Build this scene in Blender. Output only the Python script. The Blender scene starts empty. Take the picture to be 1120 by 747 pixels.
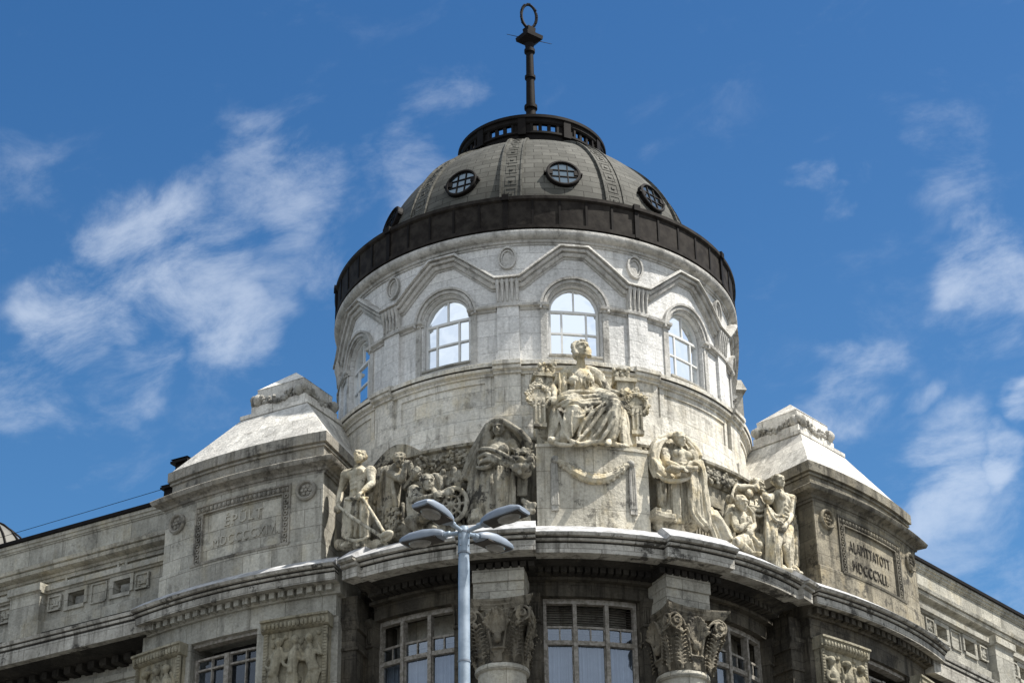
import bpy, bmesh, math, random
import numpy as np
from mathutils import Vector, Matrix, noise
R = math.radians
random.seed(7)
SC = bpy.context.scene
COL = SC.collection

# ------------------------------------------------------------------ camera
CAM = Vector((-14.66648, -77.72041, 1.6))
YAW, PIT, ROL, FPX = R(9.94317), R(28.44016), R(-0.89289), 2292.386      # focal length in photo pixels (photo 1120 wide)
_fw = Vector((math.sin(YAW)*math.cos(PIT), math.cos(YAW)*math.cos(PIT), math.sin(PIT)))
_r0 = Vector((math.cos(YAW), -math.sin(YAW), 0)); _u0 = _r0.cross(_fw)
_rt = _r0*math.cos(ROL) + _u0*math.sin(ROL); _up = -_r0*math.sin(ROL) + _u0*math.cos(ROL)
cd = bpy.data.cameras.new('camera'); cam = bpy.data.objects.new('camera', cd); COL.objects.link(cam)
cam.matrix_world = Matrix(((_rt.x, _up.x, -_fw.x, CAM.x), (_rt.y, _up.y, -_fw.y, CAM.y), (_rt.z, _up.z, -_fw.z, CAM.z), (0, 0, 0, 1)))
cd.sensor_width = 36; cd.lens = FPX/1120*36; cd.clip_start = 0.5; cd.clip_end = 5000
SC.camera = cam

# ------------------------------------------------------------------ light
SUN_AZ, SUN_EL = 69, 59            # azimuth measured from the front axis of the building towards its right
SUNV = Vector((math.sin(R(SUN_AZ))*math.cos(R(SUN_EL)), -math.cos(R(SUN_AZ))*math.cos(R(SUN_EL)), math.sin(R(SUN_EL))))
sl = bpy.data.lights.new('sun', 'SUN'); sl.energy = 5.0; sl.angle = R(0.53); sl.color = (1, 0.955, 0.885)
so = bpy.data.objects.new('sun', sl); COL.objects.link(so); so.rotation_euler = (-SUNV).to_track_quat('-Z', 'Y').to_euler()
SC.view_settings.view_transform = 'Standard'; SC.view_settings.look = 'None'
SC.view_settings.exposure = 0.82; SC.view_settings.gamma = 1
try: SC.view_settings.use_curve_mapping = False
except Exception: pass
SC.render.engine = 'CYCLES'
SC.cycles.max_bounces = 6; SC.cycles.diffuse_bounces = 3; SC.cycles.glossy_bounces = 3; SC.cycles.transparent_max_bounces = 6
SC.cycles.use_denoising = True

def pray(x, y):                      # a viewing direction of the photograph, used for measuring
    return (_fw + _rt*((x-560)/FPX) - _up*((y-373.5)/FPX))

w = bpy.data.worlds.new('World'); SC.world = w; w.use_nodes = True
nt = w.node_tree; nt.nodes.clear()
def nd(nt, typ, **kw):
    n = nt.nodes.new(typ)
    for k, v in kw.items():
        if k.startswith('i_'):
            key = k[2:]; key = int(key) if key.isdigit() else key.replace('_', ' ')
            n.inputs[key].default_value = v
        else: setattr(n, k, v)
    return n
def math_n(nt, op, a, b=None, c=None, clamp=False):
    n = nt.nodes.new('ShaderNodeMath'); n.operation = op; n.use_clamp = clamp
    for i, v in enumerate((a, b, c)):
        if v is None: continue
        if isinstance(v, (int, float)): n.inputs[i].default_value = v
        else: nt.links.new(v, n.inputs[i])
    return n.outputs[0]
def mixc(nt, f, a, b, blend='MIX'):
    n = nt.nodes.new('ShaderNodeMix'); n.data_type = 'RGBA'; n.blend_type = blend; n.clamp_factor = True
    for i, v in ((0, f), (6, a), (7, b)):
        if isinstance(v, (int, float)): n.inputs[i].default_value = v
        elif isinstance(v, tuple): n.inputs[i].default_value = (*v, 1) if len(v) == 3 else v
        else: nt.links.new(v, n.inputs[i])
    return n.outputs[2]
def ramp(nt, f, a, b, lo=0.0, hi=1.0, smooth=True):
    n = nt.nodes.new('ShaderNodeMapRange'); n.interpolation_type = 'SMOOTHSTEP' if smooth else 'LINEAR'
    n.inputs[1].default_value = a; n.inputs[2].default_value = b; n.inputs[3].default_value = lo; n.inputs[4].default_value = hi
    nt.links.new(f, n.inputs[0]); return n.outputs[0]
sky = nd(nt, 'ShaderNodeTexSky', sky_type='NISHITA', sun_disc=False, altitude=150, air_density=1.0, dust_density=1.3, ozone_density=2.2)
sky.sun_elevation = R(SUN_EL); sky.sun_rotation = math.atan2(SUNV.x, SUNV.y)
tc = nd(nt, 'ShaderNodeTexCoord')
class _O: pass
mp = _O(); cmb = nd(nt, 'ShaderNodeCombineXYZ'); mp.outputs = [cmb.outputs[0]]      # noise space drawn out along the wind direction of the cloud streaks
for i_, (ax_, k_) in enumerate(((_rt*math.cos(R(17))+_up*math.sin(R(17)), 0.72), (_up*math.cos(R(17))-_rt*math.sin(R(17)), 1.15), (_fw, 0.9))):
    dq = nd(nt, 'ShaderNodeVectorMath', operation='DOT_PRODUCT'); dq.inputs[1].default_value = ax_*k_; nt.links.new(tc.outputs['Generated'], dq.inputs[0]); nt.links.new(dq.outputs['Value'], cmb.inputs[i_])
n1 = nd(nt, 'ShaderNodeTexNoise', i_Scale=26.0, i_Detail=10.0, i_Roughness=0.66, i_Distortion=0.35)
nt.links.new(mp.outputs[0], n1.inputs['Vector'])
n2 = nd(nt, 'ShaderNodeTexNoise', i_Scale=6.5, i_Detail=3.0, i_Roughness=0.5)
nt.links.new(mp.outputs[0], n2.inputs['Vector'])
CLOUDS = [  # photo x, y, radius (px), strength : where the real clouds of that day stood
 (165,265,105,.95),(60,350,80,1.0),(75,330,60,.9),(245,345,80,.95),(120,420,70,.85),(20,435,80,.8),(300,215,85,.75),(205,240,70,.7),
 (280,290,60,.6),(470,205,60,.7),(500,115,60,.55),(330,130,50,.35),(400,210,40,.5),(740,165,30,.3),(370,280,50,.5),(110,510,70,.4),(250,430,60,.3),
 (890,232,34,.7),(940,215,25,.35),(1040,190,70,.55),(1085,285,75,.95),(1050,340,50,.6),(930,405,60,.8),(1015,437,24,.6),(1112,440,30,.95),
 (1045,530,75,.95),(990,545,60,.55),(1115,510,40,1.0),(1080,600,110,.65),(560,180,60,.25),(30,190,80,.35),(790,240,30,.2),(840,470,50,.45)]
acc = None
for (x, y, rad, s) in CLOUDS:
    d = pray(x, y).normalized()
    dp = nd(nt, 'ShaderNodeVectorMath', operation='DOT_PRODUCT'); dp.inputs[1].default_value = d
    nrm = nd(nt, 'ShaderNodeVectorMath', operation='NORMALIZE') if acc is None else NRM
    if acc is None:
        nt.links.new(tc.outputs['Generated'], nrm.inputs[0]); NRM = nrm
        wv = None; src = nrm.outputs[0]
        for sc_, am in ((9.0, 0.075), (24.0, 0.04), (60.0, 0.014)):
            wn_ = nd(nt, 'ShaderNodeTexNoise', i_Scale=sc_, i_Detail=3.0, i_Roughness=0.55); nt.links.new(mp.outputs[0], wn_.inputs['Vector'])
            v1 = nd(nt, 'ShaderNodeVectorMath', operation='SUBTRACT'); nt.links.new(wn_.outputs['Color'], v1.inputs[0]); v1.inputs[1].default_value = (.5, .5, .5)
            v2 = nd(nt, 'ShaderNodeVectorMath', operation='MULTIPLY_ADD'); nt.links.new(v1.outputs[0], v2.inputs[0]); v2.inputs[1].default_value = (am*1.6, am, am); nt.links.new(src, v2.inputs[2]); src = v2.outputs[0]
        v3 = nd(nt, 'ShaderNodeVectorMath', operation='NORMALIZE'); nt.links.new(src, v3.inputs[0]); WRP = v3.outputs[0]
    nt.links.new(WRP, dp.inputs[0])
    ang = 1.28*rad/FPX*math.cos(PIT*0.3)
    v = ramp(nt, dp.outputs['Value'], math.cos(ang), 1.0, 0, s)
    acc = v if acc is None else math_n(nt, 'MAXIMUM', acc, v)
sep = nd(nt, 'ShaderNodeSeparateXYZ'); nt.links.new(NRM.outputs[0], sep.inputs[0])
behind = ramp(nt, sep.outputs['Y'], 0.35, -0.15, 0.0, 1.15)       # broad bank of cloud on the far side of the square
far = math_n(nt, 'MAXIMUM', acc, behind)
fsoft = math_n(nt, 'POWER', far, 1.25)
cl = math_n(nt, 'ADD', math_n(nt, 'MULTIPLY', math_n(nt, 'SUBTRACT', n1.outputs[0], 0.5), 3.1), math_n(nt, 'MULTIPLY', math_n(nt, 'SUBTRACT', n2.outputs[0], 0.5), 1.0))
cl = math_n(nt, 'ADD', cl, math_n(nt, 'SUBTRACT', math_n(nt, 'MULTIPLY', fsoft, 0.95), 0.30))
cf = math_n(nt, 'MULTIPLY', ramp(nt, cl, -0.15, 1.25, 0.0, 1.0), math_n(nt, 'ADD', math_n(nt, 'MULTIPLY', fsoft, 0.36), 0.13))
cfb = math_n(nt, 'MAXIMUM', cf, math_n(nt, 'MULTIPLY', behind, ramp(nt, n2.outputs[0], 0.3, 0.7, 0.6, 1.0)), clamp=True)
skyc = mixc(nt, 1.0, sky.outputs[0], (0.80, 0.98, 1.10), 'MULTIPLY')
hs = nd(nt, 'ShaderNodeHueSaturation'); hs.inputs['Saturation'].default_value = 1.15; hs.inputs['Value'].default_value = 1.0; nt.links.new(skyc, hs.inputs['Color'])
cloudc = (7.6, 8.2, 9.0)
elev = mixc(nt, ramp(nt, sep.outputs['Z'], 0.28, 0.66, 0, 1), (1.24, 1.20, 1.12), (0.76, 0.88, 0.95))      # paler towards the horizon, deeper overhead
out = mixc(nt, cfb, mixc(nt, 1.0, hs.outputs[0], elev, 'MULTIPLY'), cloudc)
bg = nd(nt, 'ShaderNodeBackground', i_Strength=0.070); nt.links.new(out, bg.inputs[0])
wo = nd(nt, 'ShaderNodeOutputWorld'); nt.links.new(bg.outputs[0], wo.inputs[0])

# ------------------------------------------------------------------ materials
def newmat(name):
    m = bpy.data.materials.new(name); m.use_nodes = True; m.node_tree.nodes.clear(); return m
def stone(name, c1, c2, joints=None, jmix=0.85, stain=0.4, crust=0.25, crustc=(0.035, 0.033, 0.03), grain=1.0, warm=0.0, scale=1.0, fine=1.1):
    m = newmat(name); nt = m.node_tree
    g = nd(nt, 'ShaderNodeNewGeometry'); pos = g.outputs['Position']
    a = nd(nt, 'ShaderNodeTexNoise', i_Scale=0.55*scale, i_Detail=8.0, i_Roughness=0.62); nt.links.new(pos, a.inputs['Vector'])
    col = mixc(nt, ramp(nt, a.outputs[0], 0.34, 0.66), c1, c2)
    if warm:
        b = nd(nt, 'ShaderNodeTexNoise', i_Scale=1.1*scale, i_Detail=5.0, i_Roughness=0.6)
        mw = nd(nt, 'ShaderNodeMapping'); mw.inputs['Location'].default_value = (11, 5, 3); mw.inputs['Scale'].default_value = (1, 1, 0.6)
        nt.links.new(pos, mw.inputs[0]); nt.links.new(mw.outputs[0], b.inputs['Vector'])
        col = mixc(nt, ramp(nt, b.outputs[0], 0.48, 0.72, 0, warm), col, (c1[0]*0.95, c1[1]*0.80, c1[2]*0.50))
    jm = None
    if joints:
        uv = nd(nt, 'ShaderNodeUVMap')
        br = nd(nt, 'ShaderNodeTexBrick', i_Scale=1.0); br.offset = 0.5
        br.inputs['Brick Width'].default_value = joints[0]; br.inputs['Row Height'].default_value = joints[1]
        br.inputs['Mortar Size'].default_value = 0.011; br.inputs['Mortar Smooth'].default_value = 0.4
        br.inputs['Color1'].default_value = (0.80, 0.80, 0.79, 1); br.inputs['Color2'].default_value = (1.14, 1.13, 1.1, 1); br.inputs['Mortar'].default_value = (0.45, 0.43, 0.4, 1)
        nt.links.new(uv.outputs[0], br.inputs['Vector'])
        col = mixc(nt, jmix, col, br.outputs['Color'], 'MULTIPLY')
        jm = br.outputs['Fac']
    sm = nd(nt, 'ShaderNodeMapping'); sm.inputs['Scale'].default_value = (2.3*scale, 2.3*scale, 0.22*scale); nt.links.new(pos, sm.inputs[0])
    s = nd(nt, 'ShaderNodeTexNoise', i_Scale=1.0, i_Detail=7.0, i_Roughness=0.62); nt.links.new(sm.outputs[0], s.inputs['Vector'])
    col = mixc(nt, ramp(nt, s.outputs[0], 0.47, 0.68, 0, stain), col, (c2[0]*0.30, c2[1]*0.29, c2[2]*0.27))
    sm2 = nd(nt, 'ShaderNodeMapping'); sm2.inputs['Scale'].default_value = (7.5, 7.5, 0.55); sm2.inputs['Location'].default_value = (3, 7, 1); nt.links.new(pos, sm2.inputs[0])
    s2 = nd(nt, 'ShaderNodeTexNoise', i_Scale=1.0, i_Detail=4.0, i_Roughness=0.6); nt.links.new(sm2.outputs[0], s2.inputs['Vector'])
    col = mixc(nt, math_n(nt, 'MULTIPLY', ramp(nt, s2.outputs[0], 0.52, 0.66, 0, stain*fine), ramp(nt, s.outputs[0], 0.42, 0.56, 0.15, 1.0)), col, (c2[0]*0.42, c2[1]*0.41, c2[2]*0.39))
    k = nd(nt, 'ShaderNodeTexNoise', i_Scale=1.9*scale, i_Detail=10.0, i_Roughness=0.72); nt.links.new(pos, k.inputs['Vector'])
    k2 = nd(nt, 'ShaderNodeTexNoise', i_Scale=0.42*scale, i_Detail=3.0); nt.links.new(pos, k2.inputs['Vector'])
    kk = math_n(nt, 'ADD', k.outputs[0], math_n(nt, 'MULTIPLY', math_n(nt, 'SUBTRACT', k2.outputs[0], 0.5), 0.55))
    col = mixc(nt, ramp(nt, kk, 0.56, 0.655, 0, crust), col, crustc)
    f = nd(nt, 'ShaderNodeTexNoise', i_Scale=9.0, i_Detail=6.0, i_Roughness=0.7); nt.links.new(pos, f.inputs['Vector'])
    col = mixc(nt, 1.0, col, mixc(nt, ramp(nt, f.outputs[0], 0.3, 0.7, 0, 1, False), (0.74, 0.74, 0.73), (1.18, 1.18, 1.17)), 'MULTIPLY')
    h = math_n(nt, 'ADD', math_n(nt, 'MULTIPLY', f.outputs[0], 0.05*grain), math_n(nt, 'MULTIPLY', k.outputs[0], 0.10*grain))
    if jm is not None: h = math_n(nt, 'SUBTRACT', h, math_n(nt, 'MULTIPLY', jm, 0.03))
    bp_ = nd(nt, 'ShaderNodeBump', i_Strength=0.75, i_Distance=1.0); nt.links.new(h, bp_.inputs['Height'])
    p = nd(nt, 'ShaderNodeBsdfPrincipled', i_Roughness=0.9); p.inputs['Specular IOR Level'].default_value = 0.2
    nt.links.new(col, p.inputs['Base Color']); nt.links.new(bp_.outputs[0], p.inputs['Normal'])
    o = nd(nt, 'ShaderNodeOutputMaterial'); nt.links.new(p.outputs[0], o.inputs[0]); return m
def plain(name, c, rough=0.6, metal=0.0, vary=0.25, scale=3.0, bump=0.0, spec=0.4, c2=None):
    m = newmat(name); nt = m.node_tree
    g = nd(nt, 'ShaderNodeNewGeometry')
    a = nd(nt, 'ShaderNodeTexNoise', i_Scale=scale, i_Detail=6.0, i_Roughness=0.6); nt.links.new(g.outputs['Position'], a.inputs['Vector'])
    c2 = c2 or tuple(x*(1-vary) for x in c)
    col = mixc(nt, ramp(nt, a.outputs[0], 0.35, 0.65), c, c2)
    p = nd(nt, 'ShaderNodeBsdfPrincipled', i_Roughness=rough, i_Metallic=metal); p.inputs['Specular IOR Level'].default_value = spec
    nt.links.new(col, p.inputs['Base Color'])
    if bump:
        b = nd(nt, 'ShaderNodeBump', i_Strength=0.5, i_Distance=bump); nt.links.new(a.outputs[0], b.inputs['Height']); nt.links.new(b.outputs[0], p.inputs['Normal'])
    o = nd(nt, 'ShaderNodeOutputMaterial'); nt.links.new(p.outputs[0], o.inputs[0]); return m
M = {}
M['drum'] = stone('drum_limestone', (0.70, 0.695, 0.685), (0.60, 0.595, 0.585), joints=(1.7, 0.72), jmix=0.5, stain=0.26, crust=0.06, fine=0.3)
M['dtrim'] = stone('drum_moulding_limestone', (0.54, 0.525, 0.495), (0.38, 0.37, 0.345), stain=0.45, crust=0.4, fine=0.5)
M['base'] = stone('drum_base_limestone', (0.70, 0.675, 0.615), (0.58, 0.555, 0.50), joints=(1.8, 0.62), jmix=0.6, stain=0.42, crust=0.38, warm=0.35)
M['trim'] = stone('moulding_limestone', (0.46, 0.44, 0.40), (0.29, 0.28, 0.25), stain=0.6, crust=0.65)
M['pier'] = stone('pier_limestone', (0.50, 0.48, 0.425), (0.36, 0.345, 0.305), joints=(1.25, 0.72), jmix=1.0, stain=0.38, crust=0.35, warm=0.25, fine=0.5)
M['pierR'] = stone('brown_weathered_limestone', (0.34, 0.305, 0.235), (0.21, 0.19, 0.15), joints=(1.25, 0.66), stain=0.75, crust=0.75, warm=0.35)
M['pierRtrim'] = stone('brown_sooty_moulding', (0.24, 0.22, 0.175), (0.12, 0.11, 0.09), stain=0.7, crust=0.75, warm=0.2)
M['piertrim'] = stone('pier_moulding_stone', (0.37, 0.345, 0.30), (0.24, 0.225, 0.195), stain=0.6, crust=0.6, warm=0.2)
M['roof'] = stone('pale_roof_stone', (0.70, 0.68, 0.64), (0.54, 0.52, 0.49), joints=(1.5, 0.8), jmix=1.0, stain=0.35, crust=0.30)
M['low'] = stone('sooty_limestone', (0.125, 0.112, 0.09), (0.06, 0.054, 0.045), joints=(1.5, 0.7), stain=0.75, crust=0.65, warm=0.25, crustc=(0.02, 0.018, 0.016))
M['soot_and_shade'] = stone('black_soot_and_painted_shade', (0.05, 0.045, 0.038), (0.022, 0.02, 0.018), stain=0.4, crust=0.5, crustc=(0.10, 0.09, 0.07))  # real soot on the soffits; same black draws the painted shadow lines
M['capital'] = stone('sooty_capital_stone', (0.27, 0.24, 0.185), (0.13, 0.115, 0.09), stain=0.75, crust=0.8, warm=0.2, scale=1.6)
M['lowpav'] = stone('weathered_limestone', (0.44, 0.43, 0.39), (0.33, 0.32, 0.285), joints=(1.5, 2.2), jmix=1.0, stain=0.4, crust=0.3, warm=0.15, fine=0.5)
M['cornice'] = stone('cornice_limestone', (0.50, 0.48, 0.44), (0.31, 0.295, 0.265), joints=(1.7, 5.0), stain=0.75, crust=0.85, fine=0.6)
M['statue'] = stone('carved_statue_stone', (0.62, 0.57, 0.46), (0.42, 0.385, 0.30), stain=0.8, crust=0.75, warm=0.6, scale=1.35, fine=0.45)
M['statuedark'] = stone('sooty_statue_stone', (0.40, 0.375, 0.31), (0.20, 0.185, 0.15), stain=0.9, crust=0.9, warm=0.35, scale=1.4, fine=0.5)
M['block'] = stone('pedestal_limestone', (0.66, 0.62, 0.53), (0.50, 0.47, 0.40), joints=(2.2, 1.45), stain=0.55, crust=0.6, warm=0.35)
M['ochre'] = stone('ochre_relief_stone', (0.38, 0.35, 0.27), (0.23, 0.21, 0.155), stain=0.6, crust=0.5, warm=0.3)
M['wing'] = stone('wing_limestone', (0.43, 0.415, 0.37), (0.31, 0.30, 0.265), joints=(1.8, 2.0), jmix=1.0, stain=0.42, crust=0.35, warm=0.3, fine=0.5)
M['dome'] = None
M['black'] = plain('dark_copper', (0.009, 0.007, 0.006), 0.7, 0.0, 0.45, 2.2, 0.02, 0.12)
M['black2'] = plain('dark_copper_panel', (0.013, 0.0105, 0.009), 0.75, 0.0, 0.55, 2.5, 0.03, 0.10, c2=(0.03, 0.026, 0.022))
M['flash'] = plain('zinc_flashing', (0.48, 0.48, 0.48), 0.6, 0.0, 0.5, 2.6, 0.01, 0.4)
M['wframe'] = plain('white_window_paint', (0.62, 0.62, 0.60), 0.5, 0.0, 0.12, 4)
M['oldframe'] = plain('flaking_window_paint', (0.31, 0.29, 0.26), 0.75, 0.0, 0.8, 7.0, 0.01, 0.2, c2=(0.16, 0.145, 0.12))
M['lamp'] = plain('grey_lamp_paint', (0.34, 0.40, 0.46), 0.42, 0.25, 0.35, 5.0, 0.004, c2=(0.22, 0.27, 0.32))
M['lamphead'] = plain('grey_lamp_housing', (0.20, 0.23, 0.27), 0.5, 0.2, 0.15, 6.0)
M['bulb'] = plain('lamp_lens', (0.16, 0.15, 0.13), 0.12, 0.0, 0.3, 14.0, 0.01, 0.8)
M['dark'] = plain('dark_interior', (0.012, 0.012, 0.013), 0.9)
M['curtain'] = plain('pale_curtain', (0.42, 0.44, 0.46), 0.9, 0, 0.2, 2.0)
M['louver'] = plain('brown_louver', (0.05, 0.042, 0.035), 0.8, 0, 0.4, 6)
M['ground'] = plain('asphalt', (0.11, 0.108, 0.10), 0.9, 0, 0.3, 0.5)
M['glassdome'] = plain('grey_lead_dome', (0.13, 0.125, 0.11), 0.7, 0, 0.3, 1.0)
def mirror(name, c, rough, amt):
    m = newmat(name); nt = m.node_tree
    p = nd(nt, 'ShaderNodeBsdfPrincipled', i_Roughness=rough, i_Metallic=amt); p.inputs['Base Color'].default_value = (*c, 1)
    g = nd(nt, 'ShaderNodeNewGeometry'); a = nd(nt, 'ShaderNodeTexNoise', i_Scale=0.9, i_Detail=2.0); nt.links.new(g.outputs['Position'], a.inputs['Vector'])
    b = nd(nt, 'ShaderNodeBump', i_Strength=0.08, i_Distance=0.3); nt.links.new(a.outputs[0], b.inputs['Height']); nt.links.new(b.outputs[0], p.inputs['Normal'])
    o = nd(nt, 'ShaderNodeOutputMaterial'); nt.links.new(p.outputs[0], o.inputs[0]); return m
M['mirror'] = mirror('reflective_window_glass', (0.88, 0.92, 0.95), 0.03, 1.0)
M['skyglass'] = mirror('oculus_glass', (0.15, 0.19, 0.22), 0.12, 0.9)
def pane(name, amt=0.17):
    m = newmat(name); nt = m.node_tree
    t = nd(nt, 'ShaderNodeBsdfTransparent'); t.inputs[0].default_value = (0.60, 0.66, 0.74, 1)
    g = nd(nt, 'ShaderNodeBsdfGlossy', i_Roughness=0.04); g.inputs[0].default_value = (0.75, 0.85, 1.0, 1)
    mx = nd(nt, 'ShaderNodeMixShader'); mx.inputs[0].default_value = amt
    nt.links.new(t.outputs[0], mx.inputs[1]); nt.links.new(g.outputs[0], mx.inputs[2])
    o = nd(nt, 'ShaderNodeOutputMaterial'); nt.links.new(mx.outputs[0], o.inputs[0]); return m
M['pane'] = pane('window_pane_glass'); M['pane2'] = pane('dark_window_pane_glass', 0.07)
def domemat():
    m = newmat('slate_dome_shingle'); nt = m.node_tree
    uv = nd(nt, 'ShaderNodeUVMap')
    br = nd(nt, 'ShaderNodeTexBrick', i_Scale=1.0); br.inputs['Brick Width'].default_value = 0.72; br.inputs['Row Height'].default_value = 0.33
    br.inputs['Mortar Size'].default_value = 0.014; br.inputs['Mortar Smooth'].default_value = 0.2
    br.inputs['Color1'].default_value = (0.068, 0.067, 0.058, 1); br.inputs['Color2'].default_value = (0.118, 0.116, 0.102, 1); br.inputs['Mortar'].default_value = (0.02, 0.018, 0.015, 1)
    nt.links.new(uv.outputs[0], br.inputs['Vector'])
    g = nd(nt, 'ShaderNodeNewGeometry'); a = nd(nt, 'ShaderNodeTexNoise', i_Scale=1.0, i_Detail=8.0, i_Roughness=0.65); nt.links.new(g.outputs['Position'], a.inputs['Vector'])
    col = mixc(nt, ramp(nt, a.outputs[0], 0.35, 0.68, 0.0, 0.6), br.outputs['Color'], (0.045, 0.044, 0.037))
    p = nd(nt, 'ShaderNodeBsdfPrincipled', i_Roughness=0.75); p.inputs['Specular IOR Level'].default_value = 0.15; nt.links.new(col, p.inputs['Base Color'])
    b = nd(nt, 'ShaderNodeBump', i_Strength=0.6, i_Distance=0.05); b.invert = True; nt.links.new(br.outputs['Fac'], b.inputs['Height']); nt.links.new(b.outputs[0], p.inputs['Normal'])
    o = nd(nt, 'ShaderNodeOutputMaterial'); nt.links.new(p.outputs[0], o.inputs[0]); return m
M['dome'] = domemat()

# ------------------------------------------------------------------ object helpers
def tag(o, label=None, cat=None, group=None, kind=None):
    if label: o['label'] = label
    if cat: o['category'] = cat
    if group: o['group'] = group
    if kind: o['kind'] = kind
    return o
def empty(name, loc=(0, 0, 0), parent=None):
    o = bpy.data.objects.new(name, None); COL.objects.link(o); o.location = loc; o.empty_display_size = 0.5
    if parent: o.parent = parent
    return o
class MB:
    def __init__(s): s.v = []; s.f = []; s.uv = []
    def add(s, vs, fs, uvs=None):
        b = len(s.v); s.v += [tuple(x) for x in vs]; s.f += [tuple(i+b for i in f) for f in fs]
        s.uv += list(uvs) if uvs else [(x[0], x[2]) for x in vs]
    def build(s, name, mat, parent=None, sharp=35, label=None, recalc=True):
        me = bpy.data.meshes.new(name); me.from_pydata(s.v, [], s.f)
        uvl = me.uv_layers.new(name='UVMap')
        idx = [0]*len(me.loops); me.loops.foreach_get('vertex_index', idx)
        flat = []
        for i in idx: flat += list(s.uv[i])
        uvl.data.foreach_set('uv', flat)
        if recalc:
            bm = bmesh.new(); bm.from_mesh(me); bmesh.ops.recalc_face_normals(bm, faces=bm.faces); bm.to_mesh(me); bm.free()
        if sharp:
            me.polygons.foreach_set('use_smooth', [True]*len(me.polygons)); me.set_sharp_from_angle(angle=R(sharp))
        me.materials.append(mat); me.update()
        o = bpy.data.objects.new(name, me); COL.objects.link(o)
        if parent: o.parent = parent; o.matrix_parent_inverse = Matrix.Identity(4); o.location = -wloc(parent)
        if label: o['label'] = label
        return o
def wloc(o):
    v = Vector(o.location)
    while o.parent: o = o.parent; v = v + Vector(o.location)
    return v
# surfaces: map(t, z, r). Cylinder: t degrees round the axis from the front, r radius. Plane: t metres along, r metres outwards
class Cyl:
    def __init__(s, cx=0, cy=0, ref=8.24): s.cx, s.cy, s.ref = cx, cy, ref; s.k = R(1)*ref; s.step = 1.5
    def m(s, t, z, r): a = R(t); return (s.cx + r*math.sin(a), s.cy - r*math.cos(a), z)
class Pln:
    def __init__(s, o, d, n, zo=0.0): s.o = Vector(o); s.d = Vector(d); s.n = Vector(n); s.k = 1.0; s.step = 1e9; s.zo = zo
    def m(s, t, z, r): p = s.o + s.d*t + s.n*r; return (p.x, p.y, z + s.zo)
def frange(a, b, step):
    n = max(1, int(math.ceil(abs(b-a)/step - 1e-6))); return [a + (b-a)*i/n for i in range(n+1)]
def sweep(mb, S, prof, t0, t1, caps=True, step=None):   # closed profile [(r,z)...] swept along t
    ts = frange(t0, t1, step or S.step); n = len(prof); vs = []; uv = []
    per = [0]
    for i in range(n-1): per.append(per[-1] + math.hypot(prof[i+1][0]-prof[i][0], prof[i+1][1]-prof[i][1]))
    for t in ts:
        for (r, z) in prof: vs.append(S.m(t, z, r)); uv.append((t*S.k, z + 0.0*r))
    fs = []
    for i in range(len(ts)-1):
        for j in range(n):
            a = i*n+j; b = i*n+(j+1) % n; fs.append((a, b, b+n, a+n))
    if caps: fs.append(tuple(range(n))); fs.append(tuple((len(ts)-1)*n + j for j in range(n)))
    mb.add(vs, fs, uv)
def box(mb, S, t0, t1, z0, z1, r0, r1): sweep(mb, S, [(r0, z0), (r1, z0), (r1, z1), (r0, z1)], t0, t1)
def spath(mb, S, path, prof, step=0.5, closed=False):    # profile [(h,r)] along a path [(t,z)]; h measured to the left of the path, metres
    k = S.k; P = [(t*k, z) for t, z in path]
    Q = []
    for i in range(len(P)-1):
        a, b = P[i], P[i+1]; n = max(1, int(math.hypot(b[0]-a[0], b[1]-a[1])/step))
        for j in range(n): Q.append((a[0]+(b[0]-a[0])*j/n, a[1]+(b[1]-a[1])*j/n))
    if not closed: Q.append(P[-1])
    N = len(Q); vs = []; uv = []; m = len(prof)
    for i in range(N):
        p = Q[i]; a = Q[i-1] if (i > 0 or closed) else None; b = Q[(i+1) % N] if (i < N-1 or closed) else None
        def nrm(x, y): d = math.hypot(y[0]-x[0], y[1]-x[1]) or 1; return (-(y[1]-x[1])/d, (y[0]-x[0])/d)
        n1 = nrm(a, p) if a else None; n2 = nrm(p, b) if b else None
        if n1 is None: n1 = n2
        if n2 is None: n2 = n1
        nx, ny = n1[0]+n2[0], n1[1]+n2[1]; l = nx*nx+ny*ny
        sc = 2.0/max(l, 0.6); nx *= sc*1.0; ny *= sc*1.0; nx, ny = nx, ny
        for (h, r) in prof:
            vs.append(S.m((p[0]+nx*h)/k, p[1]+ny*h, r)); uv.append((p[0]+nx*h, p[1]+ny*h))
    fs = []
    for i in range(N if closed else N-1):
        for j in range(m):
            a = i*m+j; b = i*m+(j+1) % m; c = (i+1) % N*m; fs.append((a, b, c+(j+1) % m, c+j))
    if not closed: fs.append(tuple(range(m))); fs.append(tuple((N-1)*m+j for j in range(m)))
    mb.add(vs, fs, uv)
def ell(mb, c, r, rot=None, nu=10, nv=7):
    c = Vector(c); r = (r, r, r) if isinstance(r, (int, float)) else r; vs = []; fs = []
    vs.append(Vector((0, 0, r[2])))
    for i in range(1, nv):
        a = math.pi*i/nv
        for j in range(nu):
            b = 2*math.pi*j/nu; vs.append(Vector((r[0]*math.sin(a)*math.cos(b), r[1]*math.sin(a)*math.sin(b), r[2]*math.cos(a))))
    vs.append(Vector((0, 0, -r[2])))
    for j in range(nu): fs.append((0, 1+j, 1+(j+1) % nu))
    for i in range(nv-2):
        for j in range(nu):
            a = 1+i*nu+j; b = 1+i*nu+(j+1) % nu; fs.append((a, a+nu, b+nu, b))
    L = len(vs)-1; o = 1+(nv-2)*nu
    for j in range(nu): fs.append((L, o+(j+1) % nu, o+j))
    if rot is not None: vs = [rot @ v for v in vs]
    mb.add([c+v for v in vs], fs)
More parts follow.
